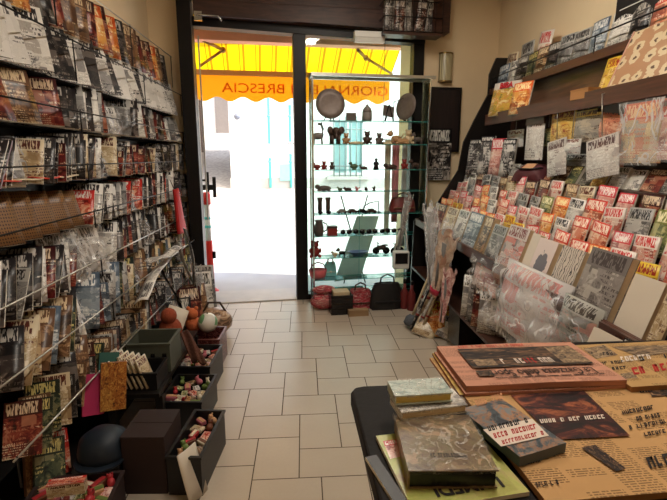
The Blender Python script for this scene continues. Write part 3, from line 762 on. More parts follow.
for i, px in enumerate((346, 359, 372, 385, 397)):
    sunglasses(px, 3, f'dark sunglasses, {nth(i + 1)} from the dark red box on the sixth glass shelf', (.1, -.1, .05, .2, -.15)[i])
figurine('bear', 315, 2, .135, T_red, 'reddish brown bear figurine on the seventh glass shelf')
figurine('bird', 335, 2, .05, T_cream, 'small pale bird ornament on the seventh glass shelf'); figurine('dog', 342, 2, .07, T_black, 'small black dog ornament on the seventh glass shelf')
p = spot(358, 2); t = thing('blue_dish', 'blue oval dish on the seventh glass shelf', 'dish', p, SK)
mb = MB(); mb.lathe([(.045, 0), (.06, .008), (.11, .045), (.118, .05), (.105, .046), (.05, .014)], n=24, M=Matrix.Diagonal((1, .7, 1, 1))); mb.build('dish', T_blue, t); mb = MB(); mb.ball((.03, 0, .03), .02, 1.5, 1, .6); mb.build('cloth', T_blue, t)
for i, (px, s) in enumerate(((381, 1.15), (397, 1.0))):
    p = spot(px, 2, .16); t = thing('toy_motorcycle', ('black toy motorcycle beside the blue oval dish', 'black toy motorcycle at the wall end of the seventh glass shelf')[i], 'toy motorcycle', p, SK + .3 * i)
    for x in (-.05, .05):
        mb = MB(); mb.lathe([(.018 * s, -.007), (.034 * s, -.006), (.034 * s, .006), (.018 * s, .007)], n=16, M=Matrix.Translation((x * s, 0, .034 * s)) @ Matrix.Rotation(PI / 2, 4, 'X')); mb.build('wheel', T_black, t)
    mb = MB(); mb.ball((0, 0, .062 * s), .026 * s, 2.0, .8, .9); mb.tube([(-.05 * s, 0, .034 * s), (-.03 * s, 0, .09 * s), (-.035 * s, .0, .105 * s)], .006 * s, 6); mb.tube([(-.035 * s, -.04 * s, .11 * s), (-.035 * s, .04 * s, .11 * s)], .004 * s, 6); mb.tube([(.05 * s, 0, .034 * s), (.0, 0, .05 * s)], .008 * s, 6); mb.ball((.035 * s, 0, .085 * s), .018 * s, 2, 1, .5); mb.build('body', T_dark, t)

# bottom shelf: red woven basket and a cyan bag
p = spot(318, 1, .13); t = thing('woven_basket', 'red woven basket on the lowest glass shelf', 'basket', p, SK)
wm_ = NT('red weave'); tc = wm_.add('ShaderNodeTexCoord'); ck = wm_.add('ShaderNodeTexWave', i_Scale=26.0, i_Distortion=2.0); ck.bands_direction = 'Z'; wm_.ln(tc.outputs['Object'], ck.inputs['Vector']); wm_.ln(wm_.mix(ck.outputs['Fac'], rgb(196, 60, 72), rgb(228, 132, 136)), wm_.b.inputs['Base Color'])
mb = MB(); mb.lathe([(.07, 0), (.085, .02), (.1, .09), (.092, .095), (.07, .03)], n=20, M=Matrix.Diagonal((1, .8, 1, 1))); mb.build('body', wm_.m, t); mb = MB(); mb.tube([(-.09, 0, .08), (-.06, 0, .15), (0, 0, .17), (.06, 0, .15), (.09, 0, .08)], .007, 6); mb.build('handle', T_red, t)
p = spot(345, 1, .22); handbag('gift_bag', 'pale turquoise gift bag behind the red woven basket', p + Vector((-.16, .03, 0)), SK, .13, .06, .15, plain('pale turquoise paper', (150, 218, 220), .6), white_plastic)

# scarves hanging from a thin rail between showcase and window
p0, p1 = onf(383, 140, -.035), onf(418, 140, -.035)
t = thing('clothes_rail', 'thin rail on the window frame holding scarves behind the showcase', 'rail', fr(0, 0, 0), SK)
mb = MB(); mb.tube([(p0[0], -.035, 1.73), (1.2, -.035, 1.73)], .006, 6); mb.build('rail', chrome, t)
mb = MB(); mb.box(1.17, 1.21, -.062, -.051, 1.70, 1.76); mb.tube([(p0[0], -.035, 1.73), (p0[0], -.035, 2.7)], .003, 5); mb.build('bracket', chrome, t)
sc_ = [(386, 6.5, 156, 232, plain('cream cloth', (238, 226, 204), .9), 'cream'), (394, 8, 150, 222, plain('rose cloth', (232, 150, 160), .9), 'rose pink'), (402, 5, 146, 246, plain('grey cloth', (206, 202, 202), .9), 'grey'), (409, 6, 148, 275, plain('navy cloth', (58, 60, 82), .9), 'navy blue')]
for i, (px, w, y0, y1, m, c) in enumerate(sc_):
    u, z1 = onf(px, y1, -.035); w = px2m(w)
    mb = MB(); mb.grid(10, 10, lambda a, b: (u + (a - .5) * w * (1 - .2 * b), -.038 + .008 * math.sin(a * 14 + i), 1.735 + (z1 - 1.735) * b)); mb.xf(FM)
    tag(mb.build('scarf', m, solid=.004), f'{c} scarf hanging from the rail behind the showcase', 'scarf', 'scarves behind the showcase')

# bags on the floor in front of the showcase
def fspot(px, py): return onz(px, py, 0)


pat = cover('red floral cloth', (170, 50, 60), (120, 34, 44), (210, 150, 140), (216, 110, 116), (120, 36, 44), (226, 176, 166), top=1.1, glyphs=0, detail=9, gloss=.7)
p = fspot(324, 309) + Vector((0, .0, 0)); t = thing('striped_pouch', 'red and grey striped pouch on the floor nearest the doorway', 'bag', (p.x, p.y, 0), SK)
mb = MB(); mb.ball((0, 0, .09), .09, 1.6, .9, 1); mb.build('body', pat, t); mb = MB(); mb.tube([(-.13, -.02, .13), (.13, -.02, .13)], .012); part(mb.build('zip_band', T_black, t), 'dark zip band'); mb = MB(); mb.ball((0, 0, .21), .055, 2.2, 1.3, .8); mb.build('flap', pat, t)
p = fspot(341, 314) + Vector((0, .06, 0)); t = thing('wheeled_crate', 'small black plastic crate on the floor beside the striped pouch', 'crate', (p.x, p.y, 0), SK)
mb = MB(); w, d, h = .11, .09, .2
for q in ((-w, w, -d, -d + .008), (-w, w, d - .008, d), (-w, -w + .008, -d, d), (w - .008, w, -d, d)): mb.box(q[0], q[1], q[2], q[3], .01, h)
mb.box(-w, w, -d, d, .0, .012); mb.build('body', T_black, t); mb = MB(); mb.box(-.08, .08, -.07, .07, .013, .23); part(mb.build('packet', paper_cream, t), 'cream packets inside')
mb = MB()
for z in (.06, .11, .16): mb.box(-w - .001, w + .001, -d - .004, -d, z, z + .012)
mb.build('rib', dark_steel, t)
p = fspot(360, 308) + Vector((0, .02, 0)); handbag('handbag', 'red floral handbag on the floor before the showcase', (p.x, p.y, 0), SK, .25, .13, .2, pat, T_dark)
p = fspot(358, 315) + Vector((0, .08, 0)); t = thing('cardboard_box', 'low tan cardboard box on the floor in front of the floral handbag', 'box', (p.x - .0, p.y - .08, 0), SK)
mb = MB(); mb.box(-.1, .1, -.04, .04, 0, .06); mb.build('body', plain('cardboard', (158, 128, 94), .8), t); mb = MB(); mb.box(-.1, .1, -.045, -.04, .05, .062); mb.build('flap', plain('cardboard', (158, 128, 94), .8), t)
bkl = plain('black nylon', (32, 30, 30), .55, bump=.3)
p = fspot(386, 308); handbag('travel_bag', 'large black quilted bag on the floor before the showcase', (p.x, p.y, 0), SK, .33, .14, .27, bkl, bkl)
for i, (px, py) in enumerate(((404, 308), (411, 310))):
    p = fspot(px, py); t = thing('bottle', ('dark bottle with a red body next to the large black bag', 'dark bottle with a red body next to the grey duster')[i], 'bottle', (p.x, p.y, 0))
    mb = MB(); mb.lathe([(.04, 0), (.042, .01), (.042, .17), (.016, .22), (.015, .27)], n=16); mb.build('body', lea, t); mb = MB(); mb.lathe([(.017, .27), (.017, .31), (.012, .315)], n=12); mb.build('cap', T_black, t)
# ------------------------------------------------------------------ printed things
PAL = {}
def pal(key, *a, **k): PAL[key] = cover(key + ' cover', *a, **k)


pal('white', (222, 218, 210), (232, 228, 222), (40, 36, 40), (120, 116, 116), (176, 168, 160), (232, 228, 222))
pal('cream', (206, 188, 154), (218, 202, 172), (92, 40, 30), (150, 120, 84), (178, 150, 110), (226, 212, 184))
pal('grey', (136, 134, 132), (172, 170, 166), (30, 28, 30), (72, 70, 70), (104, 100, 98), (190, 186, 180))
pal('black', (24, 22, 24), (34, 30, 32), (196, 190, 182), (12, 11, 12), (58, 50, 48), (110, 100, 94))
pal('dark red', (92, 24, 26), (60, 16, 18), (214, 190, 160), (40, 12, 14), (130, 52, 40), (170, 110, 84))
pal('red', (176, 40, 34), (196, 44, 36), (236, 226, 214), (96, 22, 22), (206, 110, 80), (226, 180, 150))
pal('orange', (206, 112, 48), (222, 96, 34), (250, 226, 170), (140, 62, 26), (226, 160, 80), (240, 206, 150))
pal('yellow', (216, 178, 66), (226, 192, 60), (150, 36, 26), (150, 110, 40), (198, 150, 60), (238, 214, 140))
pal('brown', (84, 58, 42), (104, 72, 50), (220, 196, 160), (44, 30, 24), (120, 86, 60), (170, 134, 98))
pal('blue grey', (108, 122, 134), (84, 100, 118), (226, 226, 224), (54, 64, 78), (142, 152, 160), (196, 200, 202))
pal('navy', (34, 40, 62), (26, 30, 50), (210, 206, 200), (18, 20, 34), (70, 78, 104), (140, 130, 120))
pal('green', (92, 104, 66), (120, 126, 62), (236, 228, 190), (46, 54, 36), (132, 134, 84), (190, 184, 130))
pal('pink', (212, 150, 140), (206, 58, 70), (244, 232, 226), (150, 80, 80), (224, 178, 164), (238, 214, 200))
pal('salmon', (214, 128, 96), (206, 60, 44), (244, 224, 206), (140, 60, 46), (228, 164, 126), (238, 206, 176))
pal('red and white', (214, 190, 176), (226, 214, 204), (196, 34, 34), (150, 60, 50), (206, 140, 116), (236, 222, 208))
pal('dark green', (42, 54, 44), (30, 40, 34), (206, 190, 120), (20, 26, 22), (76, 84, 62), (130, 124, 90))
pal('pale', (226, 222, 216), (222, 218, 212), (96, 92, 92), (206, 202, 196), (216, 212, 206), (232, 228, 224))


def mesh_book(w, h, t, name):           # hardback: boards, spine and an inset block of pages; front faces -y, spine on -x
    mb = MB(); b = min(.0022, t * .2)
    mb.box(-w / 2, w / 2, 0, b, 0, h); mb.box(-w / 2, w / 2, t - b, t, 0, h); mb.box(-w / 2, -w / 2 + b, b, t - b, 0, h)
    mb.box(-w / 2 + b, w / 2 - .003, b, t - b, .003, h - .003, 1); return mb.mesh(name)


def mesh_mag(w, h, t, name, bend=.006):  # stapled magazine: a slightly bowed slab, pages showing at the cut edges
    mb = MB(); n = 5
    def f(a, b): return ((a - .5) * w, -bend * math.sin(PI * a) * (1 - .3 * b) - .004 * (b - .5) ** 2, b * h)
    mb.grid(n, 3, f, 0); k0 = len(mb.v)
    def g(a, b): x, y, z = f(1 - a, b); return (x, y + t, z)
    mb.grid(n, 3, g, 0)
    def idx(base, i, j): return base + j * (n + 1) + i
    for i in range(n):
        for j, s in ((0, 1), (3, 1)): mb.face((idx(0, i, j), idx(0, i + 1, j), idx(k0, n - i - 1, j), idx(k0, n - i, j)), 1)
    for j in range(3):
        for i in (0, n): mb.face((idx(0, i, j), idx(0, i, j + 1), idx(k0, n - i, j + 1), idx(k0, n - i, j)), 1 if i == n else 0)
    return mb.mesh(name)


def mesh_dvd(w, h, t, name):
    mb = MB(); mb.box(-w / 2, w / 2, 0, t, 0, h); mb.box(-w / 2 - .002, -w / 2, .001, t - .001, .004, h - .004, 0); mb.box(w / 2, w / 2 + .001, t * .35, t * .65, .01, h - .01, 1); return mb.mesh(name)


ME = {'comic_book': [mesh_mag(.165, .235, .008, 'comic_a'), mesh_mag(.17, .25, .006, 'comic_b', .01), mesh_mag(.155, .22, .011, 'comic_c', .004)],
      'magazine': [mesh_mag(.21, .28, .007, 'magazine_a'), mesh_mag(.205, .27, .01, 'magazine_b', .009)],
      'paperback_book': [mesh_book(.125, .195, .022, 'paperback_a'), mesh_book(.13, .2, .03, 'paperback_b'), mesh_book(.115, .18, .016, 'paperback_c')],
      'dvd_case': [mesh_dvd(.135, .19, .0145, 'dvd_a')],
      'card': [mesh_dvd(.2, .3, .006, 'card_a')]}
for k_, ms in ME.items():
    for m_ in ms:
        m_.materials.append(PAL['grey']); m_.materials.append(paper_white)


def printed(kind, colour, M, label, cat, group, scale=(1, 1, 1), pages=None, mesh=None):
    o = bpy.data.objects.new(kind, mesh or random.choice(ME[kind])); C.objects.link(o)
    for i, m in ((0, PAL[colour] if isinstance(colour, str) else colour), (1, pages or paper_white)):
        o.material_slots[i].link = 'OBJECT'; o.material_slots[i].material = m
    o.matrix_world = M @ Matrix.Diagonal(tuple(scale) + (1,))
    return tag(o, label, cat, group)


CAT = {'comic_book': 'comic', 'magazine': 'magazine', 'paperback_book': 'book', 'dvd_case': 'dvd', 'card': 'card'}
WORD = {'comic_book': 'comic', 'magazine': 'magazine', 'paperback_book': 'paperback', 'dvd_case': 'disc case', 'card': 'large folder'}

# ------------------------------------------------------------------ left magazine rack
#        front x, bottom z, rail height, kinds, colours, spacing, tilt, turn
TIERS = [
    (-1.27, 2.22, .27, ['magazine'], ['brown', 'black', 'brown', 'dark red', 'black', 'brown', 'orange'], .125, -10, 58, 'top shelf'),
    (-1.20, 1.95, .19, ['card'], ['pale', 'pale', 'white', 'pale', 'black'], .15, -22, 52, 'second shelf'),
    (-1.20, 1.695, .09, ['magazine', 'comic_book', 'dvd_case'], ['white', 'black', 'dark red', 'white', 'grey', 'black'], .056, -33, 28, 'third shelf'),
    (-1.19, 1.43, .08, ['comic_book', 'comic_book', 'dvd_case'], ['black', 'white', 'black', 'cream', 'black', 'dark red'], .047, -36, 20, 'fourth shelf'),
    (-1.18, 1.175, .08, ['comic_book', 'magazine', 'paperback_book'], ['white', 'black', 'red', 'black', 'grey', 'dark red', 'white'], .05, -36, 20, 'fifth shelf'),
    (-1.17, .895, .09, ['magazine', 'comic_book', 'dvd_case'], ['black', 'white', 'black', 'dark red', 'black', 'grey'], .052, -36, 20, 'sixth shelf'),
    (-1.13, .63, .10, ['magazine', 'comic_book', 'paperback_book'], ['black', 'brown', 'dark red', 'black', 'blue grey', 'dark green'], .054, -34, 22, 'seventh shelf'),
    (-1.08, .36, .11, ['paperback_book', 'magazine', 'paperback_book'], ['black', 'dark green', 'black', 'brown', 'black', 'dark red'], .05, -34, 22, 'lowest shelf'),
]
Y0, Y1 = 1.55, 4.79
soot = plain('sooty black board', (15, 13, 13), .85, spec=.1)
rack = thing('magazine_rack', 'tall dark magazine rack of eight shelves along the wall opposite the newspaper counter', 'rack', (XL, (Y0 + Y1) / 2, 0))
RO = Matrix.Translation((-XL, -(Y0 + Y1) / 2, 0))
mb = MB(); mb.box(XL + .001, XL + .02, Y0, Y1, .03, 2.5); mb.xf(RO); mb.build('back_board', black_wood, rack)
for (fx, bz, rz, *_r) in TIERS:
    mb = MB(); mb.box(XL + .021, fx - .07, Y0, Y1, bz - .006, bz); mb.xf(RO); mb.build('shelf', soot, rack)
    mb = MB(); mb.tube([(fx + .022, Y0, bz + rz), (fx + .022, Y1, bz + rz)], .0042, 6)
    mb.xf(RO); mb.build('rail', black_metal if bz > 1.1 and bz < 2.2 else steel, rack)
for y in (Y0 + .02, 2.62, 3.7, Y1 - .03):
    pts = [(fx + .012, bz - .02) for (fx, bz, *_r) in TIERS][::-1]
    mb = MB()
    for a, b in zip(pts[:-1], pts[1:]):
        mb.tube([(XL + .03, y, a[1]), (XL + .03, y, b[1])], .01, 6, cap=True)
    mb.tube([(XL + .03, y, 0), (XL + .03, y, 2.52)], .011, 6)
    mb.xf(RO); mb.build('upright', black_metal, rack)
    for (fx, bz, rz, *_r) in TIERS:
        mb = MB(); mb.tube([(fx + .022, y, bz - .012), (fx + .022, y, bz + rz + .006)], .004, 5); mb.xf(RO); mb.build('rail_bracket', black_metal, rack)
mb = MB(); mb.box(XL + .021, -1.12, Y0, Y1, 0, .08); mb.xf(RO); mb.build('plinth', black_wood, rack)

rl = random.Random(11)
SKIP = {6: [(3.04, 3.24), (2.22, 2.42)], 5: [(2.35, 2.78), (3.4, 3.62)], 4: [(1.5, 2.62), (3.22, 3.42), (4.22, 4.42)], 3: [(1.97, 2.17), (2.82, 3.02), (3.87, 4.07)], 2: [(1.5, 2.45), (2.98, 3.34)], 7: [(3.5, 3.62)]}
for ti, (fx, bz, rz, kinds, cols, sp, tilt, turn, nm) in enumerate(TIERS):
    y = Y1 - .17; n = 0
    while y > Y0 + .16:
        if any(a < y < b for a, b in SKIP.get(ti, [])): y -= .03; continue
        kd = kinds[0] if rl.random() < .6 else rl.choice(kinds)
        me = rl.choice(ME[kd]); w = max(v.co.x for v in me.vertices) * 2
        colr = cols[(n * 3 + rl.randrange(3)) % len(cols)]; n += 1
        if ti in (6, 7) and rl.random() < .3: colr = rl.choice(['cream', 'brown', 'grey'])
        th = R(turn + rl.uniform(-5, 5)); al = R(tilt + (9 * math.sin(y * 3.1 + ti * 2) if ti > 1 else 0) + rl.uniform(-1.5, 1.5)); s = rl.uniform(1.0, 1.16)
        x = fx - .5 * w * s * math.cos(th) - .004 + (rl.uniform(.0, .03) if rl.random() < .3 else 0)
        M = Matrix.Translation((x, y, bz + .004)) @ Matrix.Rotation(th, 4, 'Z') @ Matrix.Rotation(al, 4, 'X') @ Matrix.Rotation(R(rl.uniform(-2, 6)), 4, 'Y')
        q = rl.random(); pg = (paper_cream if q < .5 else PAL[rl.choice(['black', 'brown', 'dark red'])]) if ti in (6, 7) else (paper_white if q < .6 else PAL[rl.choice(['black', 'dark red', 'grey', 'cream'])])
        printed(kd, colr, M, f'{colr} {WORD[kd]}, {nth(n)} from the door on the tall rack\'s {nm}', CAT[kd], f'{WORD[kd]}s on the {nm} of the tall rack', (s, 1, s * (1.06 if ti > 1 and kd != 'magazine' else 1)), pg, me)
        y -= sp * rl.uniform(.85, 1.2) * (1.15 if kd == 'magazine' and ti not in (0,) else 1)


def leaning(name, lab, cat, y, x, z, w, h, t, mat, turn, tilt, roll=0, pages=None, group=None, sleeve=None, sl_lab=None, kind='mag'):
    """a single larger item: its own mesh, leaning"""
    me = mesh_mag(w, h, t, name) if kind == 'mag' else mesh_book(w, h, t, name)
    o = bpy.data.objects.new(name, me); C.objects.link(o); me.materials.append(mat); me.materials.append(pages or paper_white)
    o.matrix_world = Matrix.Translation((x, y, z)) @ Matrix.Rotation(R(turn), 4, 'Z') @ Matrix.Rotation(R(tilt), 4, 'X') @ Matrix.Rotation(R(roll), 4, 'Y')
    if sleeve:
        rr = random.Random(len(lab))
        mb = MB(); W, Hh = w * 1.12, h * 1.12
        ph = rr.uniform(0, 6)
        mb.grid(14, 14, lambda a, b: ((a - .5) * W, -.018 - .012 * math.sin(a * 9 + ph + b * 5) - .008 * math.sin(b * 17 + a * 6 + ph), -.01 + b * Hh))
        part(mb.build('plastic_sleeve', sleeve, o), sl_lab or 'crumpled clear plastic sleeve')
    return tag(o, lab, cat, group)


spec = [
    # near end of the third shelf: covers turned to the aisle
    ('magazine', 'dark red and black magazine, nearest the camera on the tall rack\'s third shelf', 2.02, -1.26, 1.70, .26, .27, .012, 'dark red', 78, -16),
    ('magazine', 'brown and white magazine facing out on the third shelf of the tall rack', 2.22, -1.25, 1.70, .2, .25, .012, 'brown', 70, -14),
    ('magazine', 'magazine with a dark red spine edge beside the brown and white magazine', 2.38, -1.24, 1.70, .17, .24, .02, 'dark red', 40, -18),
    # fifth shelf near end: large dotted folders
]
for nm_, lab, y, x, z, w, h, t_, c_, tu, ti_ in spec: leaning(nm_, lab, 'magazine', y, x, z, w, h, t_, PAL[c_], tu, ti_)
dot = NT('dotted ochre cover'); uv = dot.add('ShaderNodeUVMap', uv_map='uv'); vo = dot.add('ShaderNodeTexVoronoi', i_Scale=16.0, i_Randomness=.15); dot.ln(uv.outputs[0], vo.inputs['Vector'])
dot.ln(dot.mix(dot.math('LESS_THAN', vo.outputs['Distance'], .3), rgb(132, 94, 54), rgb(62, 30, 24)), dot.b.inputs['Base Color']); dot.b.inputs['Roughness'].default_value = .4
for i, y in enumerate((1.98, 2.12, 2.27, 2.42, 2.54)):
    leaning('comic_album', f'ochre dotted album, {nth(5 - i)} from the paperbacks on the fifth shelf of the tall rack', 'album', y, -1.255, 1.18, .18, .24 - .01 * i, .014, dot.m, 62, -20, group='ochre dotted albums')
# soft piles lying above them
for i in range(4):
    y = 1.95 + .17 * i
    mb = MB(); mb.grid(8, 5, lambda a, b: ((b - .5) * .2, (a - .5) * .2, .008 + .003 * math.sin(a * 5 + i) + .006 * (1 - (2 * b - 1) ** 2) - .0 * a))
    o = mb.build('folded_comic', [PAL['cream' if i % 2 else 'salmon']], solid=.006); o.location = (-1.29, y, 1.44 + 0.0); o.location.z = 1.448
    tag(o, f'{("salmon", "cream")[i % 2]} comic lying flat, {nth(i + 1)} from the camera end of the fourth shelf', 'comic', 'comics lying flat on the fourth shelf')
# crumpled plastic bagged packs on the sixth shelf
for i, (y, w, c_) in enumerate(((2.42, .2, 'grey'), (2.66, .22, 'white'), (3.5, .2, 'black'))):
    leaning('bagged_comic_pack', f'{c_} comic pack in crumpled plastic, {nth(i + 1)} from the camera on the sixth shelf', 'comic pack', y, -1.235, .90, w, .27, .03, PAL[c_], 52, -20, sleeve=milky_film, kind='book')
for ti, ys in ((2, (3.06, 3.22)), (3, (2.05, 2.9, 3.95)), (4, (3.3, 4.3)), (6, (2.3, 3.12))):
    fx, bz = TIERS[ti][:2]
    for i, y in enumerate(ys):
        c_ = ['white', 'black', 'grey'][(i + ti) % 3]
        leaning('bagged_comic_pack', f'{c_} comic pack in shiny plastic, {nth(i + 1)} from the camera on the {TIERS[ti][8]}', 'comic pack', y, fx - .075, bz + .004, .17, .21, .03, PAL[c_], 42, -30, sleeve=clear_film, kind='book')
# red pouch, white bags hanging at the rack's door end
y = onx(178, 225, -1.12).y
mb = MB(); z0, z1 = onx(176, 235, -1.12).z, onx(170, 190, -1.12).z
mb.grid(8, 12, lambda a, b: (.02 * math.sin(PI * a), (a - .5) * (.26 - .17 * b) + .08 * (1 - b) - .05 * b, z0 + (z1 - z0) * b))
t = thing('red_pouch', 'bright red tapering pouch hanging at the door end of the tall rack', 'pouch', (-1.12, y, 0))
mb.build('body', plain('bright red cloth', (190, 34, 34), .6), t, solid=.02); mb = MB(); mb.tube([(-.0, -.05, z1), (-.03, -.05, z1 + .08)], .004, 5); mb.build('strap', T_dark, t)
strips = [((178, 240), (204, 318), .05, 'white'), ((160, 262), (190, 330), .06, 'black'), ((186, 228), (200, 300), .035, 'grey'), ((170, 250), (140, 300), .04, 'white'), ((150, 262), (182, 246), .035, 'white')]
for i, (pa, pb, w, c_) in enumerate(strips):
    xx = -1.06 + .03 * i; A = onx(*pa, xx); B = onx(*pb, xx + .06); d = (B - A); L = d.length
    mb = MB(); mb.grid(4, 10, lambda a, b: ((a - .5) * w * 2, .014 * math.sin(PI * a) + .012 * math.sin(b * 8 + i), b * L))
    zax = d.normalized(); xax = Vector((.45, -.9, 0)); xax = (xax - zax * xax.dot(zax)).normalized(); yax = zax.cross(xax)
    o = mb.build('rolled_paper', PAL[c_], solid=.004); o.matrix_world = Matrix.Translation(A) @ Matrix((xax, yax, zax)).transposed().to_4x4()
    tag(o, f'{c_} paper strip drooping at the rack end, {nth(i + 1)} below the red pouch', 'paper', 'papers drooping at the rack end')
# ------------------------------------------------------------------ stepped magazine display along the wall behind the counter
DY0, DY1 = 1.15, 4.66
disp = thing('magazine_display', 'long brown stepped magazine display with wall shelves behind the newspaper counter', 'display rack', (XR, 3, 0)); DO = Matrix.Translation((-XR, -3, 0))
def dpart(nm, mb, m, lab=None, **k):
    o = mb.xf(DO).build(nm, m, disp, **k)
    if lab: o['label'] = lab
    return o


mb = MB(); mb.box(1.24, XR - .002, DY0, DY1, 0, .1); dpart('plinth', mb, black_wood)
mb = MB(); mb.box(1.62, 1.66, DY0, DY1, .1, .86); dpart('inner_board', mb, black_wood)
mb = MB(); mb.box(1.13, 1.62, DY0, DY1, .40, .42); dpart('low_shelf', mb, dark_wood)
mb = MB(); mb.box(1.16, 1.36, DY0, DY1, .865, .885); mb.box(1.15, 1.165, DY0, DY1, .865, .93); dpart('ledge', mb, shelf_wood)
mb = MB(); mb.box(1.34, 1.355, DY0, DY1, .885, .92); dpart('riser', mb, black_wood)
STEP = [(1.36 + .075 * r, .935 + .085 * r) for r in range(4)]
for r, (x, z) in enumerate(STEP):
    mb = MB(); mb.box(x, x + .085, DY0, DY1, z - .012, z); mb.box(x - .004, x, DY0, DY1, z - .012, z + .02); dpart('step_board', mb, dark_wood)
mb = MB(); mb.box(1.655, XR - .002, DY0, DY1, 1.36, 1.38); dpart('worktop', mb, dark_wood)
mb = MB(); mb.box(2.09, XR - .002, DY0, DY1, 1.38, 2.2); dpart('back_board', mb, wood('display back board', (48, 27, 20), (84, 50, 34), .45, axis=1))
mb = MB(); mb.box(1.70, 2.09, DY0, DY1 - .35, 1.875, 1.895); mb.box(1.685, 1.70, DY0, DY1 - .35, 1.835, 1.93); dpart('lip_shelf', mb, shelf_wood)
mb = MB(); mb.box(1.93, 1.95, DY0, DY1 - .2, 1.895, 2.165); dpart('upper_panel', mb, wood('upper panel wood', (58, 32, 22), (100, 62, 40), .4, axis=1))
mb = MB(); mb.box(1.86, XR - .002, DY0, DY1, 2.165, 2.19); mb.box(1.85, 1.86, DY0, DY1, 2.15, 2.205); dpart('top_shelf', mb, shelf_wood)
for z in (2.30,): mb = MB(); mb.tube([(1.852, DY0, z), (1.852, DY1, z)], .005, 6); dpart('rail', mb, black_metal)
for y in (1.4, 2.2, 3.0, 3.8, DY1 - .04): mb = MB(); mb.tube([(1.852, y, 2.19), (1.852, y, 2.305)], .004, 5); dpart('rail_post', mb, black_metal)
mb = MB(); mb.prism([(1.12, 0), (XR - .002, 0), (XR - .002, 2.5), (1.9, 2.5), (1.84, 2.35), (1.84, 2.16), (1.72, 1.92), (1.62, 1.7), (1.58, 1.42), (1.34, 1.02), (1.14, .9)], 'y', DY1, DY1 + .03); dpart('end_panel', mb, black_wood)


def yof(px, X, slope):
    return onx(px, 157 + slope * (px - 303), X).y


def face_in(turn=-80, tilt=-20, roll=0):
    return Matrix.Rotation(R(turn), 4, 'Z') @ Matrix.Rotation(R(tilt), 4, 'X') @ Matrix.Rotation(R(roll), 4, 'Y')


# larger books and albums standing on the ledge (photo column range at the ledge, height, thickness)
splash = NT('white cover with grey splash'); uv = splash.add('ShaderNodeUVMap', uv_map='uv'); mp = splash.add('ShaderNodeVectorMath', operation='DISTANCE'); mp.inputs[1].default_value = (.5, .42, 0)
splash.ln(uv.outputs[0], mp.inputs[0]); no = splash.add('ShaderNodeTexNoise', i_Scale=7.0); splash.ln(uv.outputs[0], no.inputs['Vector'])
splash.ln(splash.mix(splash.math('LESS_THAN', splash.math('ADD', mp.outputs['Value'], splash.math('MULTIPLY', no.outputs['Fac'], .35)), .47), rgb(222, 204, 196), rgb(104, 100, 108)), splash.b.inputs['Base Color']); splash.b.inputs['Roughness'].default_value = .3
script_m = NT('cover with handwriting'); uv = script_m.add('ShaderNodeUVMap', uv_map='uv'); wv = script_m.add('ShaderNodeTexWave', i_Scale=3.2, i_Distortion=9.0, i_Detail=2.0); wv.inputs['Detail Scale'].default_value = 1.5; script_m.ln(uv.outputs[0], wv.inputs['Vector'])
script_m.ln(script_m.mix(script_m.math('GREATER_THAN', wv.outputs['Fac'], .86), rgb(206, 194, 180), rgb(64, 56, 54)), script_m.b.inputs['Base Color']); script_m.b.inputs['Roughness'].default_value = .35
pale_m = plain('pale cream cover', (218, 206, 188), .35, var=.05); pebble_m = cover('large grey album cover', (140, 132, 126), (118, 110, 106), (70, 60, 58), (96, 88, 84), (160, 152, 144), (186, 178, 168), detail=5)
swoosh = NT('black cover with white swoosh'); uv = swoosh.add('ShaderNodeUVMap', uv_map='uv'); sp = swoosh.add('ShaderNodeSeparateXYZ'); swoosh.ln(uv.outputs[0], sp.inputs[0])
d_ = swoosh.math('ABSOLUTE', swoosh.math('SUBTRACT', swoosh.math('SUBTRACT', sp.outputs[0], .5), swoosh.math('MULTIPLY', swoosh.math('SINE', swoosh.math('MULTIPLY', sp.outputs[1], 3.0)), .12)))
swoosh.ln(swoosh.mix(swoosh.math('LESS_THAN', d_, .09), rgb(22, 20, 22), rgb(226, 224, 220)), swoosh.b.inputs['Base Color']); swoosh.b.inputs['Roughness'].default_value = .25
redblack = cover('red and black cover', (40, 22, 22), (24, 18, 18), (200, 80, 50), (18, 14, 14), (150, 46, 28), (206, 90, 52), detail=2)
LEDGE = [
    (428, 438, .25, .03, PAL['dark red'], 'dark red book at the far end of the display ledge'),
    (440, 449, .25, .03, PAL['cream'], 'cream and orange book second from the far end of the display ledge'),
    (450, 459, .26, .02, PAL['white'], 'slim white book beside the cream and orange one on the display ledge'),
    (460, 472, .27, .03, PAL['blue grey'], 'blue grey book on the display ledge'),
    (474, 481, .27, .045, PAL['brown'], 'brown thick book beside the blue grey book on the ledge'),
    (483, 495, .24, .03, PAL['grey'], 'pale grey book with a dark spine on the display ledge'),
    (496, 514, .27, .03, cover('red and grey scribbled cover', (190, 176, 168), (200, 188, 180), (120, 40, 36), (110, 108, 108), (200, 110, 96), (220, 206, 196), detail=4), 'red and grey scribbled book between the pale grey and the white one'),
    (517, 524, .26, .03, pale_m, 'plain white book next to the splash cover on the display ledge'),
    (524, 541, .25, .035, splash.m, 'white book with a dark grey splash on its cover'),
    (545, 566, .25, .03, script_m.m, 'beige book with dark vertical handwriting on its cover'),
    (569, 606, .285, .035, pebble_m, 'large grey album, the widest on the display ledge'),
    (612, 641, .235, .04, pale_m, 'blank cream book to the near side of the large grey album'),
    (644, 657, .235, .04, PAL['cream'], 'beige book squeezed between the blank cream and the black one'),
    (659, 676, .25, .03, swoosh.m, 'black book with a white swoosh at the near end of the ledge'),
]
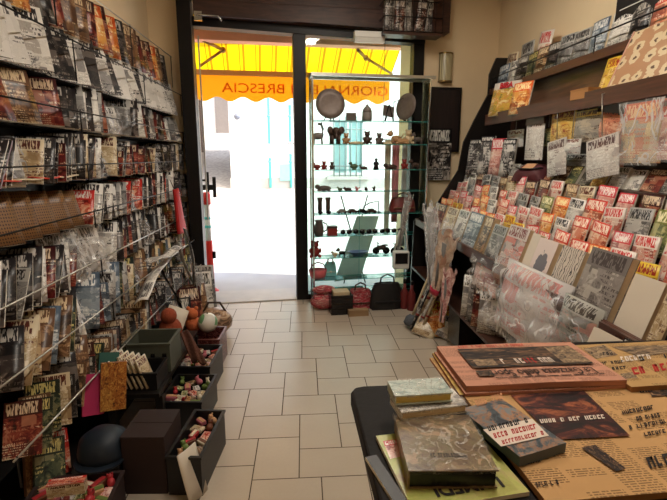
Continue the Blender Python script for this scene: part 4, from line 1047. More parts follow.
for px0, px1, h, th, m, lab in LEDGE:
    y0, y1 = yof(px1, 1.2, .524), yof(px0, 1.2, .524)
    w = (y1 - y0) * .93
    me = mesh_book(w, h, th, 'display_book'); me.materials.append(m); me.materials.append(paper_cream)
    o = bpy.data.objects.new('display_book', me); C.objects.link(o)
    o.matrix_world = Matrix.Translation((1.20, (y0 + y1) / 2, .889)) @ face_in(-88, -18)
    tag(o, lab, 'book', 'books on the display ledge')
# second small row in front, near end
for px0, px1, h, X, z, m, lab in ((585, 612, .13, 1.05, .86, pale_m, 'small blank white booklet on the rack in front of the large album'), (614, 634, .15, 1.05, .85, PAL['black'], 'black booklet next to the small blank white booklet'), (636, 662, .15, 1.05, .84, redblack, 'red and black booklet at the near end below the ledge')):
    y1 = onx(px0, 318, X).y; y0 = onx(px1, 330, X).y; w = abs(y1 - y0)
    me = mesh_book(w * .95, h, .02, 'booklet'); me.materials.append(m); me.materials.append(paper_cream); o = bpy.data.objects.new('booklet', me); C.objects.link(o)
    o.matrix_world = Matrix.Translation((X, (y0 + y1) / 2, .80)) @ face_in(-86, -20); tag(o, lab, 'book')
mb = MB(); yb0, yb1 = onx(668, 340, 1.05).y - .1, onx(583, 315, 1.05).y + .02
br = thing('booklet_rack', 'narrow dark rack holding booklets on the front of the display ledge', 'rack', (1.1, (yb0 + yb1) / 2, .79)); ro = Matrix.Translation((-1.1, -(yb0 + yb1) / 2, -.79))
mb.box(1.02, 1.145, yb0, yb1, .782, .795); mb.xf(ro).build('shelf', shelf_wood, br); mb = MB(); mb.tube([(1.03, yb0, .83), (1.03, yb1, .83)], .004, 6)
for y in (yb0 + .01, yb1 - .01): mb.tube([(1.03, y, .795), (1.03, y, .83)], .004, 6)
mb.xf(ro).build('rail', black_metal, br); mb = MB(); mb.box(1.13, 1.147, yb0, yb1, .795, .93); mb.xf(ro).build('back_plate', shelf_wood, br)

# stepped rows of magazines
rr = random.Random(5)
RC = [['salmon', 'orange', 'red and white', 'yellow', 'salmon', 'red', 'orange'], ['red and white', 'white', 'salmon', 'pink', 'red and white', 'orange'], ['salmon', 'red and white', 'grey', 'green', 'pink', 'orange', 'white'], ['pink', 'white', 'dark red', 'red and white', 'grey', 'brown', 'cream']]
RN = ['lowest step', 'second step', 'third step', 'highest step']
for r, (x, z) in enumerate(STEP):
    y = DY1 - .11; n = 0; kk = 0
    while y > DY0 + .12:
        n += 1; c_ = RC[r][(kk + rr.randrange(2)) % len(RC[r])]; kk += 1
        s = rr.uniform(.86, 1.06)
        M = Matrix.Translation((x + .012, y, z + .002)) @ face_in(-90 + rr.uniform(-4, 4), -13 + rr.uniform(-2, 2), rr.uniform(-4, 4))
        o = printed('magazine', c_, M, f'{c_} magazine, {nth(n)} from the far end on the {RN[r]} of the display', 'magazine', f'magazines on the {RN[r]} of the display', (s * .75, .8, s * .78), mesh=ME['magazine'][n % 2])
        y -= .168 * rr.uniform(.92, 1.06)
# a bulging maroon pouch lying on the rows
t = thing('maroon_pouch', 'maroon zipped pouch with a tan label lying on top of the magazine rows', 'pouch', Vector((1.72, onx(529, 187, 1.70).y, 1.385)), R(-70))
mb = MB(); mb.grid(12, 8, lambda a, b: ((a - .5) * .28, (b - .5) * .17, .0 + .075 * (max(0, 1 - (2 * a - 1) ** 4) * max(0, 1 - (2 * b - 1) ** 4)) ** .6)); mb.grid(12, 8, lambda a, b: ((a - .5) * .28, (b - .5) * .17, 0.0)); mb.xf(Matrix.Translation((0, 0, .03)) @ Matrix.Rotation(R(34), 4, 'X')); mb.build('body', plain('maroon cloth', (82, 34, 40), .6), t)
mb = MB(); mb.grid(6, 4, lambda a, b: ((a - .5) * .1, (b - .5) * .08, .079 + .0 * a)); mb.xf(Matrix.Translation((0, 0, .03)) @ Matrix.Rotation(R(34), 4, 'X')); part(mb.build('cloth_label', plain('tan label', (196, 148, 110), .7), t), 'tan cloth label')
mb = MB(); mb.tube([(-.13, -.0, .07), (-.05, -.04, .085), (.05, -.04, .085), (.13, 0, .07)], .006, 6); mb.xf(Matrix.Translation((0, 0, .03)) @ Matrix.Rotation(R(34), 4, 'X')); mb.build('zip', T_black, t)

# small dark booklets lined up on the worktop behind the rows
y = DY1 - .5; n = 0
while y > DY0 + .1:
    n += 1; c_ = ['black', 'brown', 'dark red', 'white', 'grey', 'brown', 'yellow', 'dark green'][rr.randrange(8)]
    M = Matrix.Translation((1.70, y, 1.383)) @ face_in(-88 + rr.uniform(-6, 6), -26, rr.uniform(-3, 3))
    if abs(y - onx(529, 187, 1.70).y) > .24: printed('paperback_book', c_, M, f'{c_} paperback, {nth(n)} from the far end along the worktop under the hanging packets', 'book', 'paperbacks along the display worktop', (.95, .7, .62), mesh=ME['paperback_book'][n % 3])
    y -= .14 * rr.uniform(.9, 1.1)

# things hanging from the lip shelf: photo box, colours
def hang(name, lab, cat, px0, py0, px1, py1, X, mat, header=None, th=.02, roll=0, tilt=0, wrap=None, holder=None):
    A = onx(px0, py0, X); B = onx(px1, py1, X); w = abs(A.y - B.y); zt, zb_ = max(A.z, B.z), min(A.z, B.z)
    cx = (px0 + px1) / 2; zt = onx(cx, py0, X).z; zb_ = onx(cx, py1, X).z; h = zt - zb_
    t = thing(name, lab, cat, (X, (A.y + B.y) / 2, zt)); M = face_in(-90, tilt, roll)
    mb = MB(); mb.grid(6, 8, lambda a, b: ((a - .5) * w, -th * math.sin(PI * a) * math.sin(PI * min(1, .15 + b)) - .002, -h + h * b)); mb.grid(6, 8, lambda a, b: ((.5 - a) * w, .002, -h + h * b)); mb.xf(M); mb.build('packet', mat, t)
    if header is not None:
        mb = MB(); mb.box(-w / 2 * 1.02, w / 2 * 1.02, -.012, .004, -h * .2, .012); mb.xf(M); mb.build('header_card', header, t)
    if wrap is not None:
        mb = MB(); mb.grid(12, 14, lambda a, b: ((a - .5) * w * 1.06, -th - .008 - .008 * math.sin(a * 11 + b * 6) - .006 * math.sin(b * 15), -h * 1.04 + h * 1.06 * b)); mb.xf(M); part(mb.build('plastic_wrap', wrap, t), 'wrinkled clear plastic wrap')
    mb = MB(); mb.tube([(0, 0, .005), (0, .0, max(.02, 1.90 - zt)), (0, .03, max(.02, 1.90 - zt) + .005)], .003, 5); mb.xf(M); mb.build('hook', steel, t)
    return t


printed_white = cover('white blister card', (216, 208, 200), (206, 196, 190), (90, 60, 60), (170, 160, 156), (196, 190, 184), (230, 226, 220), detail=8)
pale_card = cover('pale card', (206, 204, 200), (214, 212, 206), (120, 60, 60), (160, 166, 170), (190, 186, 182), (224, 220, 214), detail=7)
yel = cover('yellow toy bag', (206, 160, 74), (214, 178, 86), (110, 30, 24), (150, 70, 40), (210, 176, 90), (226, 200, 130), detail=6)
ogrey = cover('grey toy card', (150, 142, 132), (214, 184, 84), (90, 60, 40), (110, 104, 100), (160, 150, 136), (180, 166, 146), detail=5, top=.8)
toypink = cover('pink toy bag', (196, 118, 92), (190, 96, 70), (80, 40, 34), (130, 70, 60), (214, 150, 120), (226, 180, 150), detail=4)
wrapmag = cover('orange wrapped magazine', (196, 170, 130), (206, 92, 56), (240, 200, 150), (150, 150, 140), (214, 190, 140), (206, 120, 80), detail=4)
hang('blister_pack', 'tall white blister pack with a dark header hanging from the lip shelf', 'packet', 528, 116, 542, 160, 1.72, printed_white, T_dark)
hang('toy_packet', 'yellow bag of small toys hanging from the lip shelf', 'packet', 553, 110, 574, 143, 1.74, yel)
hang('blister_pack', 'tilted white packet hanging just below the yellow toy bag', 'packet', 548, 140, 563, 176, 1.69, printed_white, roll=-8)
hang('toy_packet', 'grey toy card with a yellow header beside the yellow bag', 'packet', 576, 110, 599, 142, 1.74, ogrey, None)
hang('price_card', 'small white card hanging under the grey toy card', 'card', 563, 139, 580, 154, 1.70, pale_card)
hang('toy_packet', 'dim grey picture card behind the white packets on the display', 'packet', 566, 154, 590, 176, 1.78, PAL['grey'])
hang('toy_packet', 'salmon pink bag with a dark toy at the top', 'packet', 600, 106, 622, 140, 1.75, toypink, T_dark, roll=8)
hang('blister_pack', 'large tilted white packet hanging under the salmon pink bag', 'packet', 587, 137, 614, 178, 1.67, printed_white, roll=-10)
hang('wrapped_magazine', 'orange magazine in wrinkled plastic hanging from the lip shelf near the flower poster', 'magazine', 626, 102, 660, 163, 1.70, wrapmag, None, wrap=milky_film)
hang('wrapped_magazine', 'pale wrapped magazine at the near end of the lip shelf', 'magazine', 663, 98, 700, 160, 1.70, PAL['pink'], None, wrap=milky_film)
hang('price_card', 'small pale card hanging in the dark gap near the front wall', 'card', 508, 130, 523, 147, 1.80, pale_card)
hang('toy_packet', 'small dim green packet beside the tall white blister pack', 'packet', 544, 128, 552, 146, 1.76, PAL['dark green'])
hang('toy_packet', 'dull pink card behind the large tilted white packet', 'packet', 616, 116, 628, 166, 1.77, PAL['pink'], roll=8)
# far end magazines
magb = cover('yellow picture magazine', (206, 170, 70), (214, 206, 196), (170, 30, 40), (120, 110, 60), (190, 120, 60), (226, 206, 150), detail=4, top=.8, glyphs=0)
t = leaning('magazine', 'yellow magazine with a white title strip on the upper shelf near the front wall', 'magazine', onx(505, 115, 1.74).y, 1.70, 1.90, .27, .29, .01, magb, -62, -14)
TT = Matrix.Translation((.0, -.014, .255)) @ Matrix.Rotation(PI / 2, 4, 'X')
text('title_lettering', 'BIBA', .065, TT, plain('red print', (180, 30, 40), .5), t, bold=.002)
leaning('magazine', 'orange and grey magazine leaning on the yellow one near the front wall', 'magazine', onx(518, 122, 1.70).y, 1.685, 1.88, .2, .25, .01, PAL['orange'], -72, -12)
bw = cover('black and white comic bundle', (70, 66, 68), (40, 38, 40), (226, 222, 216), (20, 18, 20), (150, 146, 144), (220, 216, 210), detail=9, top=.85)
for i, (px, py, w, h, c_) in enumerate(((470, 166, .16, .34, bw), (478, 166, .15, .36, bw), (486, 166, .14, .33, PAL['pink']), (493, 166, .13, .32, bw))):
    p = onx(px, py, 1.62); leaning('comic_bundle', ('black and white', 'taller black and white', 'pink and white', 'narrow black and white')[i] + ' comic bundle standing at the front wall end of the display', 'comic bundle', p.y - .02 * i, 1.64 + .02 * i, 1.382, w, h, .02, c_, -60, -8)

# top shelf row
rr = random.Random(9); y = DY1 - .16; n = 0
while y > DY0 + .3:
    n += 1; c_ = ['grey', 'brown', 'white', 'grey', 'salmon', 'dark green', 'blue grey', 'black'][(n * 5 + rr.randrange(2)) % 8]; kd = rr.choice(['comic_book', 'comic_book', 'magazine'])
    M = Matrix.Translation((1.895, y, 2.192)) @ face_in(-84 + rr.uniform(-6, 6), -9, rr.uniform(-3, 3))
    printed(kd, c_, M, f'{c_} {WORD[kd]}, {nth(n)} from the front wall on the display\'s top shelf', CAT[kd], 'comics on the top shelf of the display', (.95, 1, .8 if kd == 'magazine' else .9), mesh=ME[kd][n % 2])
    y -= .185 * rr.uniform(.85, 1.2)
for i, (px, c_, z) in enumerate(((508, 'cream', 2.25), (524, 'grey', 2.27), (537, 'red and white', 2.28))):
    y = onx(px, 45, 1.97).y; M = Matrix.Translation((1.985, y, 2.192)) @ face_in(-84, -6, (4, -3, 7)[i]); printed('comic_book', c_, M, f'tall {c_} comic rising behind the top shelf row', 'comic', None, (1.1, 1, 1.35 + .1 * i), mesh=ME['comic_book'][1])
# flower poster board leaning on the lip shelf
fl = NT('flower poster'); uv = fl.add('ShaderNodeUVMap', uv_map='uv'); vo = fl.add('ShaderNodeTexVoronoi', i_Scale=4.0, i_Randomness=.8, voronoi_dimensions='2D'); no = fl.add('ShaderNodeTexNoise', i_Scale=14.0, i_Detail=3.0); fl.ln(uv.outputs[0], no.inputs['Vector'])
ad = fl.add('ShaderNodeVectorMath', operation='MULTIPLY_ADD'); ad.inputs[1].default_value = (.14, .14, 0); fl.ln(no.outputs['Color'], ad.inputs[0]); fm_ = fl.add('ShaderNodeVectorMath', operation='MULTIPLY'); fm_.inputs[1].default_value = (2.9, 1, 1); fl.ln(uv.outputs[0], fm_.inputs[0]); fl.ln(fm_.outputs[0], ad.inputs[2]); fl.ln(ad.outputs[0], vo.inputs['Vector'])
n2 = fl.add('ShaderNodeTexNoise', i_Scale=2.0); fl.ln(uv.outputs[0], n2.inputs['Vector'])
bg = fl.mix(n2.outputs['Fac'], rgb(150, 104, 70), rgb(206, 160, 120))
c1 = fl.mix(fl.math('LESS_THAN', vo.outputs['Distance'], .40), bg, rgb(216, 196, 160)); c2 = fl.mix(fl.math('LESS_THAN', vo.outputs['Distance'], .12), c1, rgb(92, 62, 40))
fl.ln(c2, fl.b.inputs['Base Color']); fl.b.inputs['Roughness'].default_value = .3
y1 = onx(604, 100, 1.72).y; y0 = 1.55
t = thing('flower_poster', 'large tan poster board printed with pale flowers on the lip shelf', 'poster', (1.72, (y0 + y1) / 2, 1.897))
mb = MB(); mb.quad([(-(y1 - y0) / 2, 0, 0), ((y1 - y0) / 2, 0, 0), ((y1 - y0) / 2, 0, .36), (-(y1 - y0) / 2, 0, .36)]); mb.xf(face_in(-90, -22)); mb.build('board', fl.m, t, solid=.008)
mb = MB(); mb.box(-(y1 - y0) / 2 - .008, -(y1 - y0) / 2, -.004, .012, 0, .365); mb.xf(face_in(-90, -22)); mb.build('edge_strip', plain('pale pink edging', (214, 168, 150), .5), t)
leaning('magazine', 'small yellow brown magazine propped behind the edge of the flower poster', 'magazine', y1 + .06, 1.76, 1.897, .16, .23, .01, PAL['yellow'], -84, -16)
mb = MB(); mb.box(-.12, .12, -.08, .08, 0, .05); t = thing('wooden_tray', 'low tan box lying on the lip shelf beside the flower poster', 'box', (1.80, y1 + .2, 1.896), R(5)); mb.build('body', plain('tan box', (168, 118, 70), .6), t); mb = MB(); mb.box(-.122, .122, -.082, .082, .051, .06); mb.build('lid', plain('tan box', (168, 118, 70), .6), t)
# dark boxed item high up
a, b = onx(619, 16, 1.95), onx(668, 0, 1.95)
t = thing('boxed_set', 'black box with white stripes on the top shelf near the camera', 'box', (1.95, a.y - .25, 2.193)); mb = MB(); mb.box(-.03, .1, -.26, .24, .0, .5); mb.build('body', plain('black card', (24, 18, 20), .4), t)
mb = MB()
for i in range(6): mb.box(-.034, -.03, -.2 + .06 * i, -.17 + .06 * i, .29 + .01 * i, .31 + .01 * i)
mb.box(-.034, -.03, -.24, .2, .22, .225); mb.build('printed_stripes', white_plastic, t); mb = MB(); mb.box(-.035, -.03, .02, .2, .4, .46); mb.build('red_panel', plain('red print', (180, 30, 40), .5), t)

# packages below the ledge
def pack(name, lab, px0, px1, py0, py1, X, mat, wrap, th=.05, roll=0, cat='package'):
    zc0 = onx((px0 + px1) / 2, py1, X).z; zc1 = onx((px0 + px1) / 2, py0, X).z
    y1 = onx(px0, (py0 + py1) / 2, X).y; y0 = onx(px1, (py0 + py1) / 2, X).y; w = y1 - y0; h = zc1 - zc0
    t = thing(name, lab, cat, (X, (y0 + y1) / 2, zc0)); M = face_in(-88, -10, roll)
    mb = MB(); mb.grid(8, 8, lambda a, b: ((a - .5) * w, -th * (math.sin(PI * a) * math.sin(PI * b)) ** .5 if 0 < a < 1 and 0 < b < 1 else 0, b * h)); mb.grid(8, 8, lambda a, b: ((.5 - a) * w, .01, b * h)); mb.xf(M); mb.build('contents', mat, t)
    mb = MB(); mb.grid(20, 20, lambda a, b: ((a - .5) * w * 1.05, -th - .012 - .012 * math.sin(a * 13 + b * 8) - .01 * math.sin(b * 19 - a * 5), -.01 + b * h * 1.04)); mb.xf(M); part(mb.build('plastic_wrap', wrap, t), 'crumpled clear plastic wrap')


wpk = cover('white and red package', (204, 196, 194), (210, 206, 204), (206, 70, 66), (206, 110, 104), (214, 206, 204), (226, 222, 220), detail=2, glyphs=.6)
gpk = cover('grey green package', (150, 150, 140), (170, 168, 160), (70, 64, 60), (110, 110, 104), (166, 160, 150), (196, 140, 130), detail=3)
pack('wrapped_package', 'large white and red package in crumpled plastic under the display ledge', 496, 555, 270, 347, 1.12, wpk, milky_film, .06)
pack('wrapped_package', 'grey green package in crumpled plastic under the large grey album', 556, 594, 300, 350, 1.12, gpk, clear_film, .04)
pack('wrapped_package', 'small rose and grey package just below the ledge beside the white and red one', 473, 495, 258, 292, 1.16, PAL['pink'], milky_film, .03)
for i, (px, c_) in enumerate(((474, 'white'), (480, 'grey'), (486, 'dark red'), (493, 'white'))):
    X = 1.2; y = onx(px, 315, X).y; leaning('magazine', f'{c_} upright magazine, {nth(i + 1)} from the dark gap under the ledge', 'magazine', y, X, .424, .2, .30, .012, PAL[c_], -40, -8, group='magazines standing under the ledge')
mb = MB(); t = thing('dark_bin', 'tall black open bin at the far end under the display ledge', 'bin', (1.3, onx(460, 300, 1.2).y, .1)); w = .13
mb.box(-.14, .2, -w, -w + .012, 0, .30); mb.box(-.14, .2, w - .012, w, 0, .30); mb.box(.19, .2, -w + .012, w - .012, 0, .30); mb.box(-.14, -.128, -w + .012, w - .012, 0, .30); mb.box(-.128, .19, -w + .012, w - .012, 0, .012); mb.build('body', T_black, t)
mb = MB()
for q in ((-.145, .205, -w - .005, -w + .016), (-.145, .205, w - .016, w + .005)): mb.box(q[0], q[1], q[2], q[3], .288, .299)
mb.build('rim', dark_steel, t)

# leaning stuff at the corner between showcase and display
def stand_up(name, lab, cat, pa, pb, depth, r0, r1, mat, wrap=None, extra=None):
    A = onz(*pa, .03); B = ony(*pb, A.y + depth); d = B - A; L = d.length
    t = thing(name, lab, cat, A); q = Vector((0, 0, 1)).rotation_difference(d.normalized()).to_matrix().to_4x4()
    return t, q, L


t, q, L = stand_up('feather_duster', 'grey bristled duster with a long pale handle leaning against the display', 'duster', (408, 326), (432, 268), .12, 0, 0, None)
mb = MB(); mb.lathe([(.03, 0), (.055, .02), (.05, .08), (.025, .11)], n=14, M=q); mb.build('head', plain('grey bristle', (88, 92, 98), .8, bump=1.0), t); mb = MB(); mb.tube([(0, 0, .1), (0, 0, L)], .011); mb.xf(q); mb.build('handle', paper_cream, t)
for i, (pa, pb, c_) in enumerate((((413, 324), (436, 268), 'white'), ((418, 325), (440, 268), 'cream'), ((424, 325), (444, 275), 'dark red'), ((430, 326), (449, 280), 'pink'))):
    t, q, L = stand_up('rolled_poster', f'{c_} rolled poster, {nth(i + 1)} from the grey duster', 'poster', pa, pb, .1, 0, 0, None)
    mb = MB(); mb.lathe([(.028, 0), (.028, L), (.02, L), (.018, .01)], n=14, M=q); o = mb.build('roll', PAL[c_], t)
    mb = MB(); mb.lathe([(.03, L * .45), (.03, L * .5)], n=12, M=q); mb.build('rubber_band', T_red, t)


def bundle(name, lab, pa, pb, wdt, mat, X, cat='bag', band=None, seed=0):
    A = onx(*pa, X); B = onx(*pb, X + .05); t = thing(name, lab, cat, (A.x, A.y, A.z)); d = B - A; L = d.length; z = d.normalized(); x = Vector((.5, -.86, 0)); x = (x - z * x.dot(z)).normalized(); y = z.cross(x)
    M = Matrix((x, y, z)).transposed().to_4x4()
    mb = MB(); mb.grid(28, 18, lambda a, b: (wdt * (.35 + .65 * b) * math.cos(2 * PI * a) * (1 + .22 * math.sin(a * 44 + b * 9 + seed) + .12 * math.sin(a * 19 - b * 23)), wdt * .5 * (.35 + .65 * b) * math.sin(2 * PI * a) * (1 + .3 * math.sin(a * 38 + b * 13 + seed)), L * b * (1 + .06 * math.sin(a * 25)), ), 0, False); mb.xf(M); mb.build('wrap', mat, t)
    mb = MB(); mb.tube([(0, 0, .0), (0, 0, L * .9)], wdt * .4, 10, rs=[wdt * .22, wdt * .5]); mb.xf(M); mb.build('contents', PAL['grey'], t)
    if band: mb = MB(); mb.lathe([(wdt * .5, L * .05), (wdt * .58, L * .14)], n=14, M=M @ Matrix.Diagonal((1, .6, 1, 1))); part(mb.build('ribbon', band, t), 'red ribbon')


bundle('plastic_bouquet', 'clear plastic bundle standing upright against the end of the display', (431, 290), (431, 206), .075, milky_film, 1.05)
bundle('paper_bouquet', 'cream paper bundle with a red ribbon beside the clear plastic bundle', (433, 296), (449, 236), .085, cover('cream wrapping paper', (214, 190, 170), (206, 180, 160), (206, 180, 160), (180, 130, 110), (226, 204, 188), (236, 226, 216), top=1.2, glyphs=0, detail=3, gloss=.5), 1.02, band=plain('crimson ribbon', (170, 36, 62), .5), seed=2)
bundle('plastic_bouquet', 'small crumpled white plastic bundle hanging beside the showcase', (398, 250), (409, 196), .05, milky_film, .98, seed=4)
p = onx(400, 268, 1.0)
t = thing('window_bag', 'white shoulder bag with a black square front hanging at the end of the showcase', 'bag', (p.x, p.y - .02, p.z)); mb = MB(); mb.box(-.085, .085, -.04, .04, 0, .19); mb.build('body', white_plastic, t, bevel=.015); mb = MB(); mb.box(-.065, .065, -.046, -.038, .06, .17); part(mb.build('front_panel', T_black, t), 'black square panel'); mb = MB(); mb.tube([(-.07, 0, .18), (-.02, 0, .4), (.04, 0, .42), (.075, 0, .18)], .009, 8); mb.tube([(-.06, 0, .0), (-.05, 0, -.1)], .006, 6); mb.build('strap', white_plastic, t)
for i, (pa, pb, c_, w, h, tu) in enumerate((((430, 333), 0, 'yellow', .22, .3, -30), ((422, 335), 0, 'cream', .2, .2, -20), ((446, 318), 0, 'salmon', .2, .34, -50), ((452, 330), 0, 'grey', .2, .25, -50), ((449, 300), 0, 'dark red', .2, .42, -60))):
    p = onz(*pa, .02); leaning('magazine', f'{c_} magazine leaning on the floor against the end of the display', 'magazine', p.y, p.x, .012, w, h, .012, PAL[c_], tu, (-30, -48, -18, -24, -10)[i], (12, 18, 5, -5, 3)[i])

bundle('plastic_bouquet', 'wide crumpled white plastic bundle between the cream paper bundle and the ledge', (446, 300), (446, 222), .07, milky_film, 1.08, seed=11)
rosep = cover('rose printed wrapping', (196, 150, 146), (196, 150, 146), (150, 40, 60), (150, 60, 70), (214, 176, 168), (230, 206, 200), top=1.2, glyphs=0, detail=7, gloss=.4)
bundle('paper_bouquet', 'rose printed paper bundle below the wide crumpled plastic one', (441, 322), (450, 270), .055, rosep, 1.04, seed=5)
for i, (pa, pb, c_) in enumerate((((411, 329), (431, 284), 'black'), ((416, 330), (436, 290), 'white'), ((421, 331), (441, 285), 'cream'))):
    t, q, L = stand_up('paper_roll', f'thin {c_} paper roll, {nth(i + 1)} from the aisle in front of the rolled posters', 'paper roll', pa, pb, .08, 0, 0, None)
    mb = MB(); mb.lathe([(.014, 0), (.014, L), (.009, L), (.008, .01)], n=12, M=q); mb.build('roll', PAL[c_], t); mb = MB(); mb.lathe([(.016, L * .3), (.016, L * .34)], n=12, M=q); mb.build('rubber_band', T_red, t)
for i, (pa, c_, w, h, tu, ti_, ro_) in enumerate((((436, 336), 'orange', .16, .24, -35, -34, -14), ((444, 338), 'white', .18, .2, -28, -40, 20), ((456, 338), 'dark red', .16, .3, -55, -16, 8), ((462, 342), 'black', .16, .26, -60, -14, -6))):
    p = onz(*pa, .02); leaning('brochure', f'{c_} brochure, {nth(i + 1)} from the aisle at the foot of the display end', 'brochure', p.y, p.x, .012, w, h, .01, PAL[c_], tu, ti_, ro_)
# ------------------------------------------------------------------ newspaper counter
cA = onz(352, 388, 1.0); cB = onz(383, 500, 1.0)
t = thing('shop_counter', 'dark counter with a rounded corner, covered in newspapers', 'counter', (.6, .8, 0)); IO = Matrix.Translation((-.6, -.8, 0))
x0, yb, yn = cA.x - .004, cA.y + .015, .28
top = [(x0 + .02, yn), (1.11, yn), (1.11, 1.27), (.40, 1.27), (.38, yb + .005), (x0 + .035, yb), (x0 + .012, yb - .006), (x0, yb - .028)]
mb = MB(); mb.prism(top, 'z', .958, .998); mb.xf(IO); mb.build('worktop', plain('black worktop', (20, 15, 14), .65, bump=.1, spec=.2), t, bevel=.006)
mb = MB(); mb.prism([(a, b) for a, b in ((x0 + .08, yn + .05), (1.07, yn + .05), (1.07, 1.2), (.47, 1.2), (.45, yb - .06), (x0 + .08, yb - .06))], 'z', .08, .957); mb.xf(IO); mb.build('body', dark_wood, t)
mb = MB(); mb.prism([(a, b) for a, b in ((x0 + .12, yn + .08), (1.04, yn + .08), (1.04, 1.15), (.5, 1.15), (.48, yb - .1), (x0 + .12, yb - .1))], 'z', 0, .079); mb.xf(IO); mb.build('plinth', black_wood, t)


def fitq(c, z):
    TL, TR, BR, BL = [onz(px, py, z) for px, py in c]; ctr = (TL + TR + BR + BL) / 4
    x = ((TR - TL) + (BR - BL)); w = x.length / 2; x.normalize(); y = Vector((0, 0, 1)).cross(x); h = (((TL - BL) + (TR - BR)) / 2).dot(y)
    return Matrix.Translation(ctr) @ Matrix((x, y, Vector((0, 0, 1)))).transposed().to_4x4(), w, h


UP = Matrix.Rotation(PI, 4, 'Z')        # the papers face the customers, so their print stands on its head from here


def newsprint(name, base, ink=(52, 40, 34), cols=5, lines=46, head=.0):
    k = NT(name); uv = k.add('ShaderNodeUVMap', uv_map='uv'); sp = k.add('ShaderNodeSeparateXYZ'); k.ln(uv.outputs[0], sp.inputs[0]); u, v = sp.outputs[0], sp.outputs[1]
    cu_ = k.math('FRACT', k.math('MULTIPLY', u, float(cols))); lv = k.math('FRACT', k.math('MULTIPLY', v, float(lines)))
    cb = k.add('ShaderNodeCombineXYZ'); k.ln(k.math('MULTIPLY', u, cols * 14.0), cb.inputs[0]); k.ln(k.math('FLOOR', k.math('MULTIPLY', v, float(lines))), cb.inputs[1])
    n = k.add('ShaderNodeTexNoise', i_Scale=1.0, i_Detail=0.0); k.ln(cb.outputs[0], n.inputs['Vector'])
    cb2 = k.add('ShaderNodeCombineXYZ'); k.ln(k.math('FLOOR', k.math('MULTIPLY', u, float(cols))), cb2.inputs[0]); k.ln(k.math('MULTIPLY', v, 5.0), cb2.inputs[1]); n2 = k.add('ShaderNodeTexNoise', i_Scale=1.7, i_Detail=0.0); k.ln(cb2.outputs[0], n2.inputs['Vector'])
    m = k.math('MULTIPLY', k.math('MULTIPLY', k.math('LESS_THAN', lv, .5), k.math('GREATER_THAN', n.outputs['Fac'], .44)), k.math('MULTIPLY', k.math('LESS_THAN', cu_, .86), k.math('GREATER_THAN', n2.outputs['Fac'], .5)))
    n4 = k.add('ShaderNodeTexNoise', i_Scale=3.0, i_Detail=4.0); k.ln(uv.outputs[0], n4.inputs['Vector'])
    b2 = tuple(x * .86 for x in base); bc = k.mix(n4.outputs['Fac'], rgb(*b2), rgb(*base))
    k.ln(k.mix(k.math('MULTIPLY', m, .6), bc, rgb(*ink)), k.b.inputs['Base Color']); k.b.inputs['Roughness'].default_value = .85; k.b.inputs['Specular IOR Level'].default_value = .15
    return k.m


ink = plain('black printing ink', (28, 22, 22), .7, var=.05); red_ink = plain('red printing ink', (176, 34, 32), .7); white_ink = plain('unprinted white', (220, 206, 192), .7)
photo_dark = cover('dark news photo', (34, 26, 24), (30, 22, 22), (30, 22, 22), (20, 15, 15), (62, 46, 36), (130, 96, 68), top=1.2, glyphs=0, detail=4, gloss=.7)
photo_red = cover('red and black news photo', (40, 18, 18), (30, 16, 18), (30, 16, 18), (20, 12, 14), (84, 34, 28), (150, 84, 52), top=1.2, glyphs=0, detail=2.2, gloss=.6)
photo_grey = cover('grey news photo', (110, 92, 74), (90, 74, 60), (90, 74, 60), (50, 42, 38), (140, 116, 90), (170, 146, 112), top=1.2, glyphs=0, detail=4, gloss=.7)


def sheet(mb, w, h, z, t, wav=.002, seed=0, fold=False):
    n = 14
    f = lambda a, b: ((a - .5) * w, (b - .5) * h, z + wav * (math.sin(a * 7 + seed) + math.sin(b * 5 + seed * 2)) * .5 + (.004 * (1 - min(1, a * 12)) * -1 if fold else 0))
    mb.grid(n, n, lambda a, b: (f(a, b)[0], f(a, b)[1], f(a, b)[2] + t), 0); mb.grid(n, n, lambda a, b: f(1 - a, b), 0)
    ring = [(i / n, 0) for i in range(n)] + [(1, i / n) for i in range(n)] + [(1 - i / n, 1) for i in range(n)] + [(0, 1 - i / n) for i in range(n)]
    for (a, b), (c, d) in zip(ring, ring[1:] + ring[:1]):
        p, q = f(a, b), f(c, d); mb.face([mb.vert(p), mb.vert(q), mb.vert((q[0], q[1], q[2] + t)), mb.vert((p[0], p[1], p[2] + t))], 1)


def quadlocal(mb, u0, u1, v0, v1, w, h, z):   # rectangle given in page fractions
    mb.quad([((u0 - .5) * w, (v0 - .5) * h, z), ((u1 - .5) * w, (v0 - .5) * h, z), ((u1 - .5) * w, (v1 - .5) * h, z), ((u0 - .5) * w, (v1 - .5) * h, z)])


def glyphs(mb, u0, u1, v0, v1, w, h, z, n, seed):
    """a line of illegible print: irregular upright strokes"""
    r = random.Random(seed); x = u0
    step = (u1 - u0) / n
    for i in range(n):
        if r.random() < .14: continue
        a = u0 + i * step; b = a + step * r.uniform(.55, .8); m_ = (v0 + v1) / 2
        quadlocal(mb, a, a + step * .25, v0, v1, w, h, z)
        if r.random() < .7: quadlocal(mb, a + step * .25, b, v0 if r.random() < .5 else v1 - (v1 - v0) * .25, (v0 + (v1 - v0) * .25) if False else v1, w, h, z) if False else quadlocal(mb, a + step * .25, b, v1 - (v1 - v0) * .28, v1, w, h, z)
        if r.random() < .6: quadlocal(mb, a + step * .25, b, v0, v0 + (v1 - v0) * .28, w, h, z)
        if r.random() < .5: quadlocal(mb, b - step * .2, b, v0, v1, w, h, z)


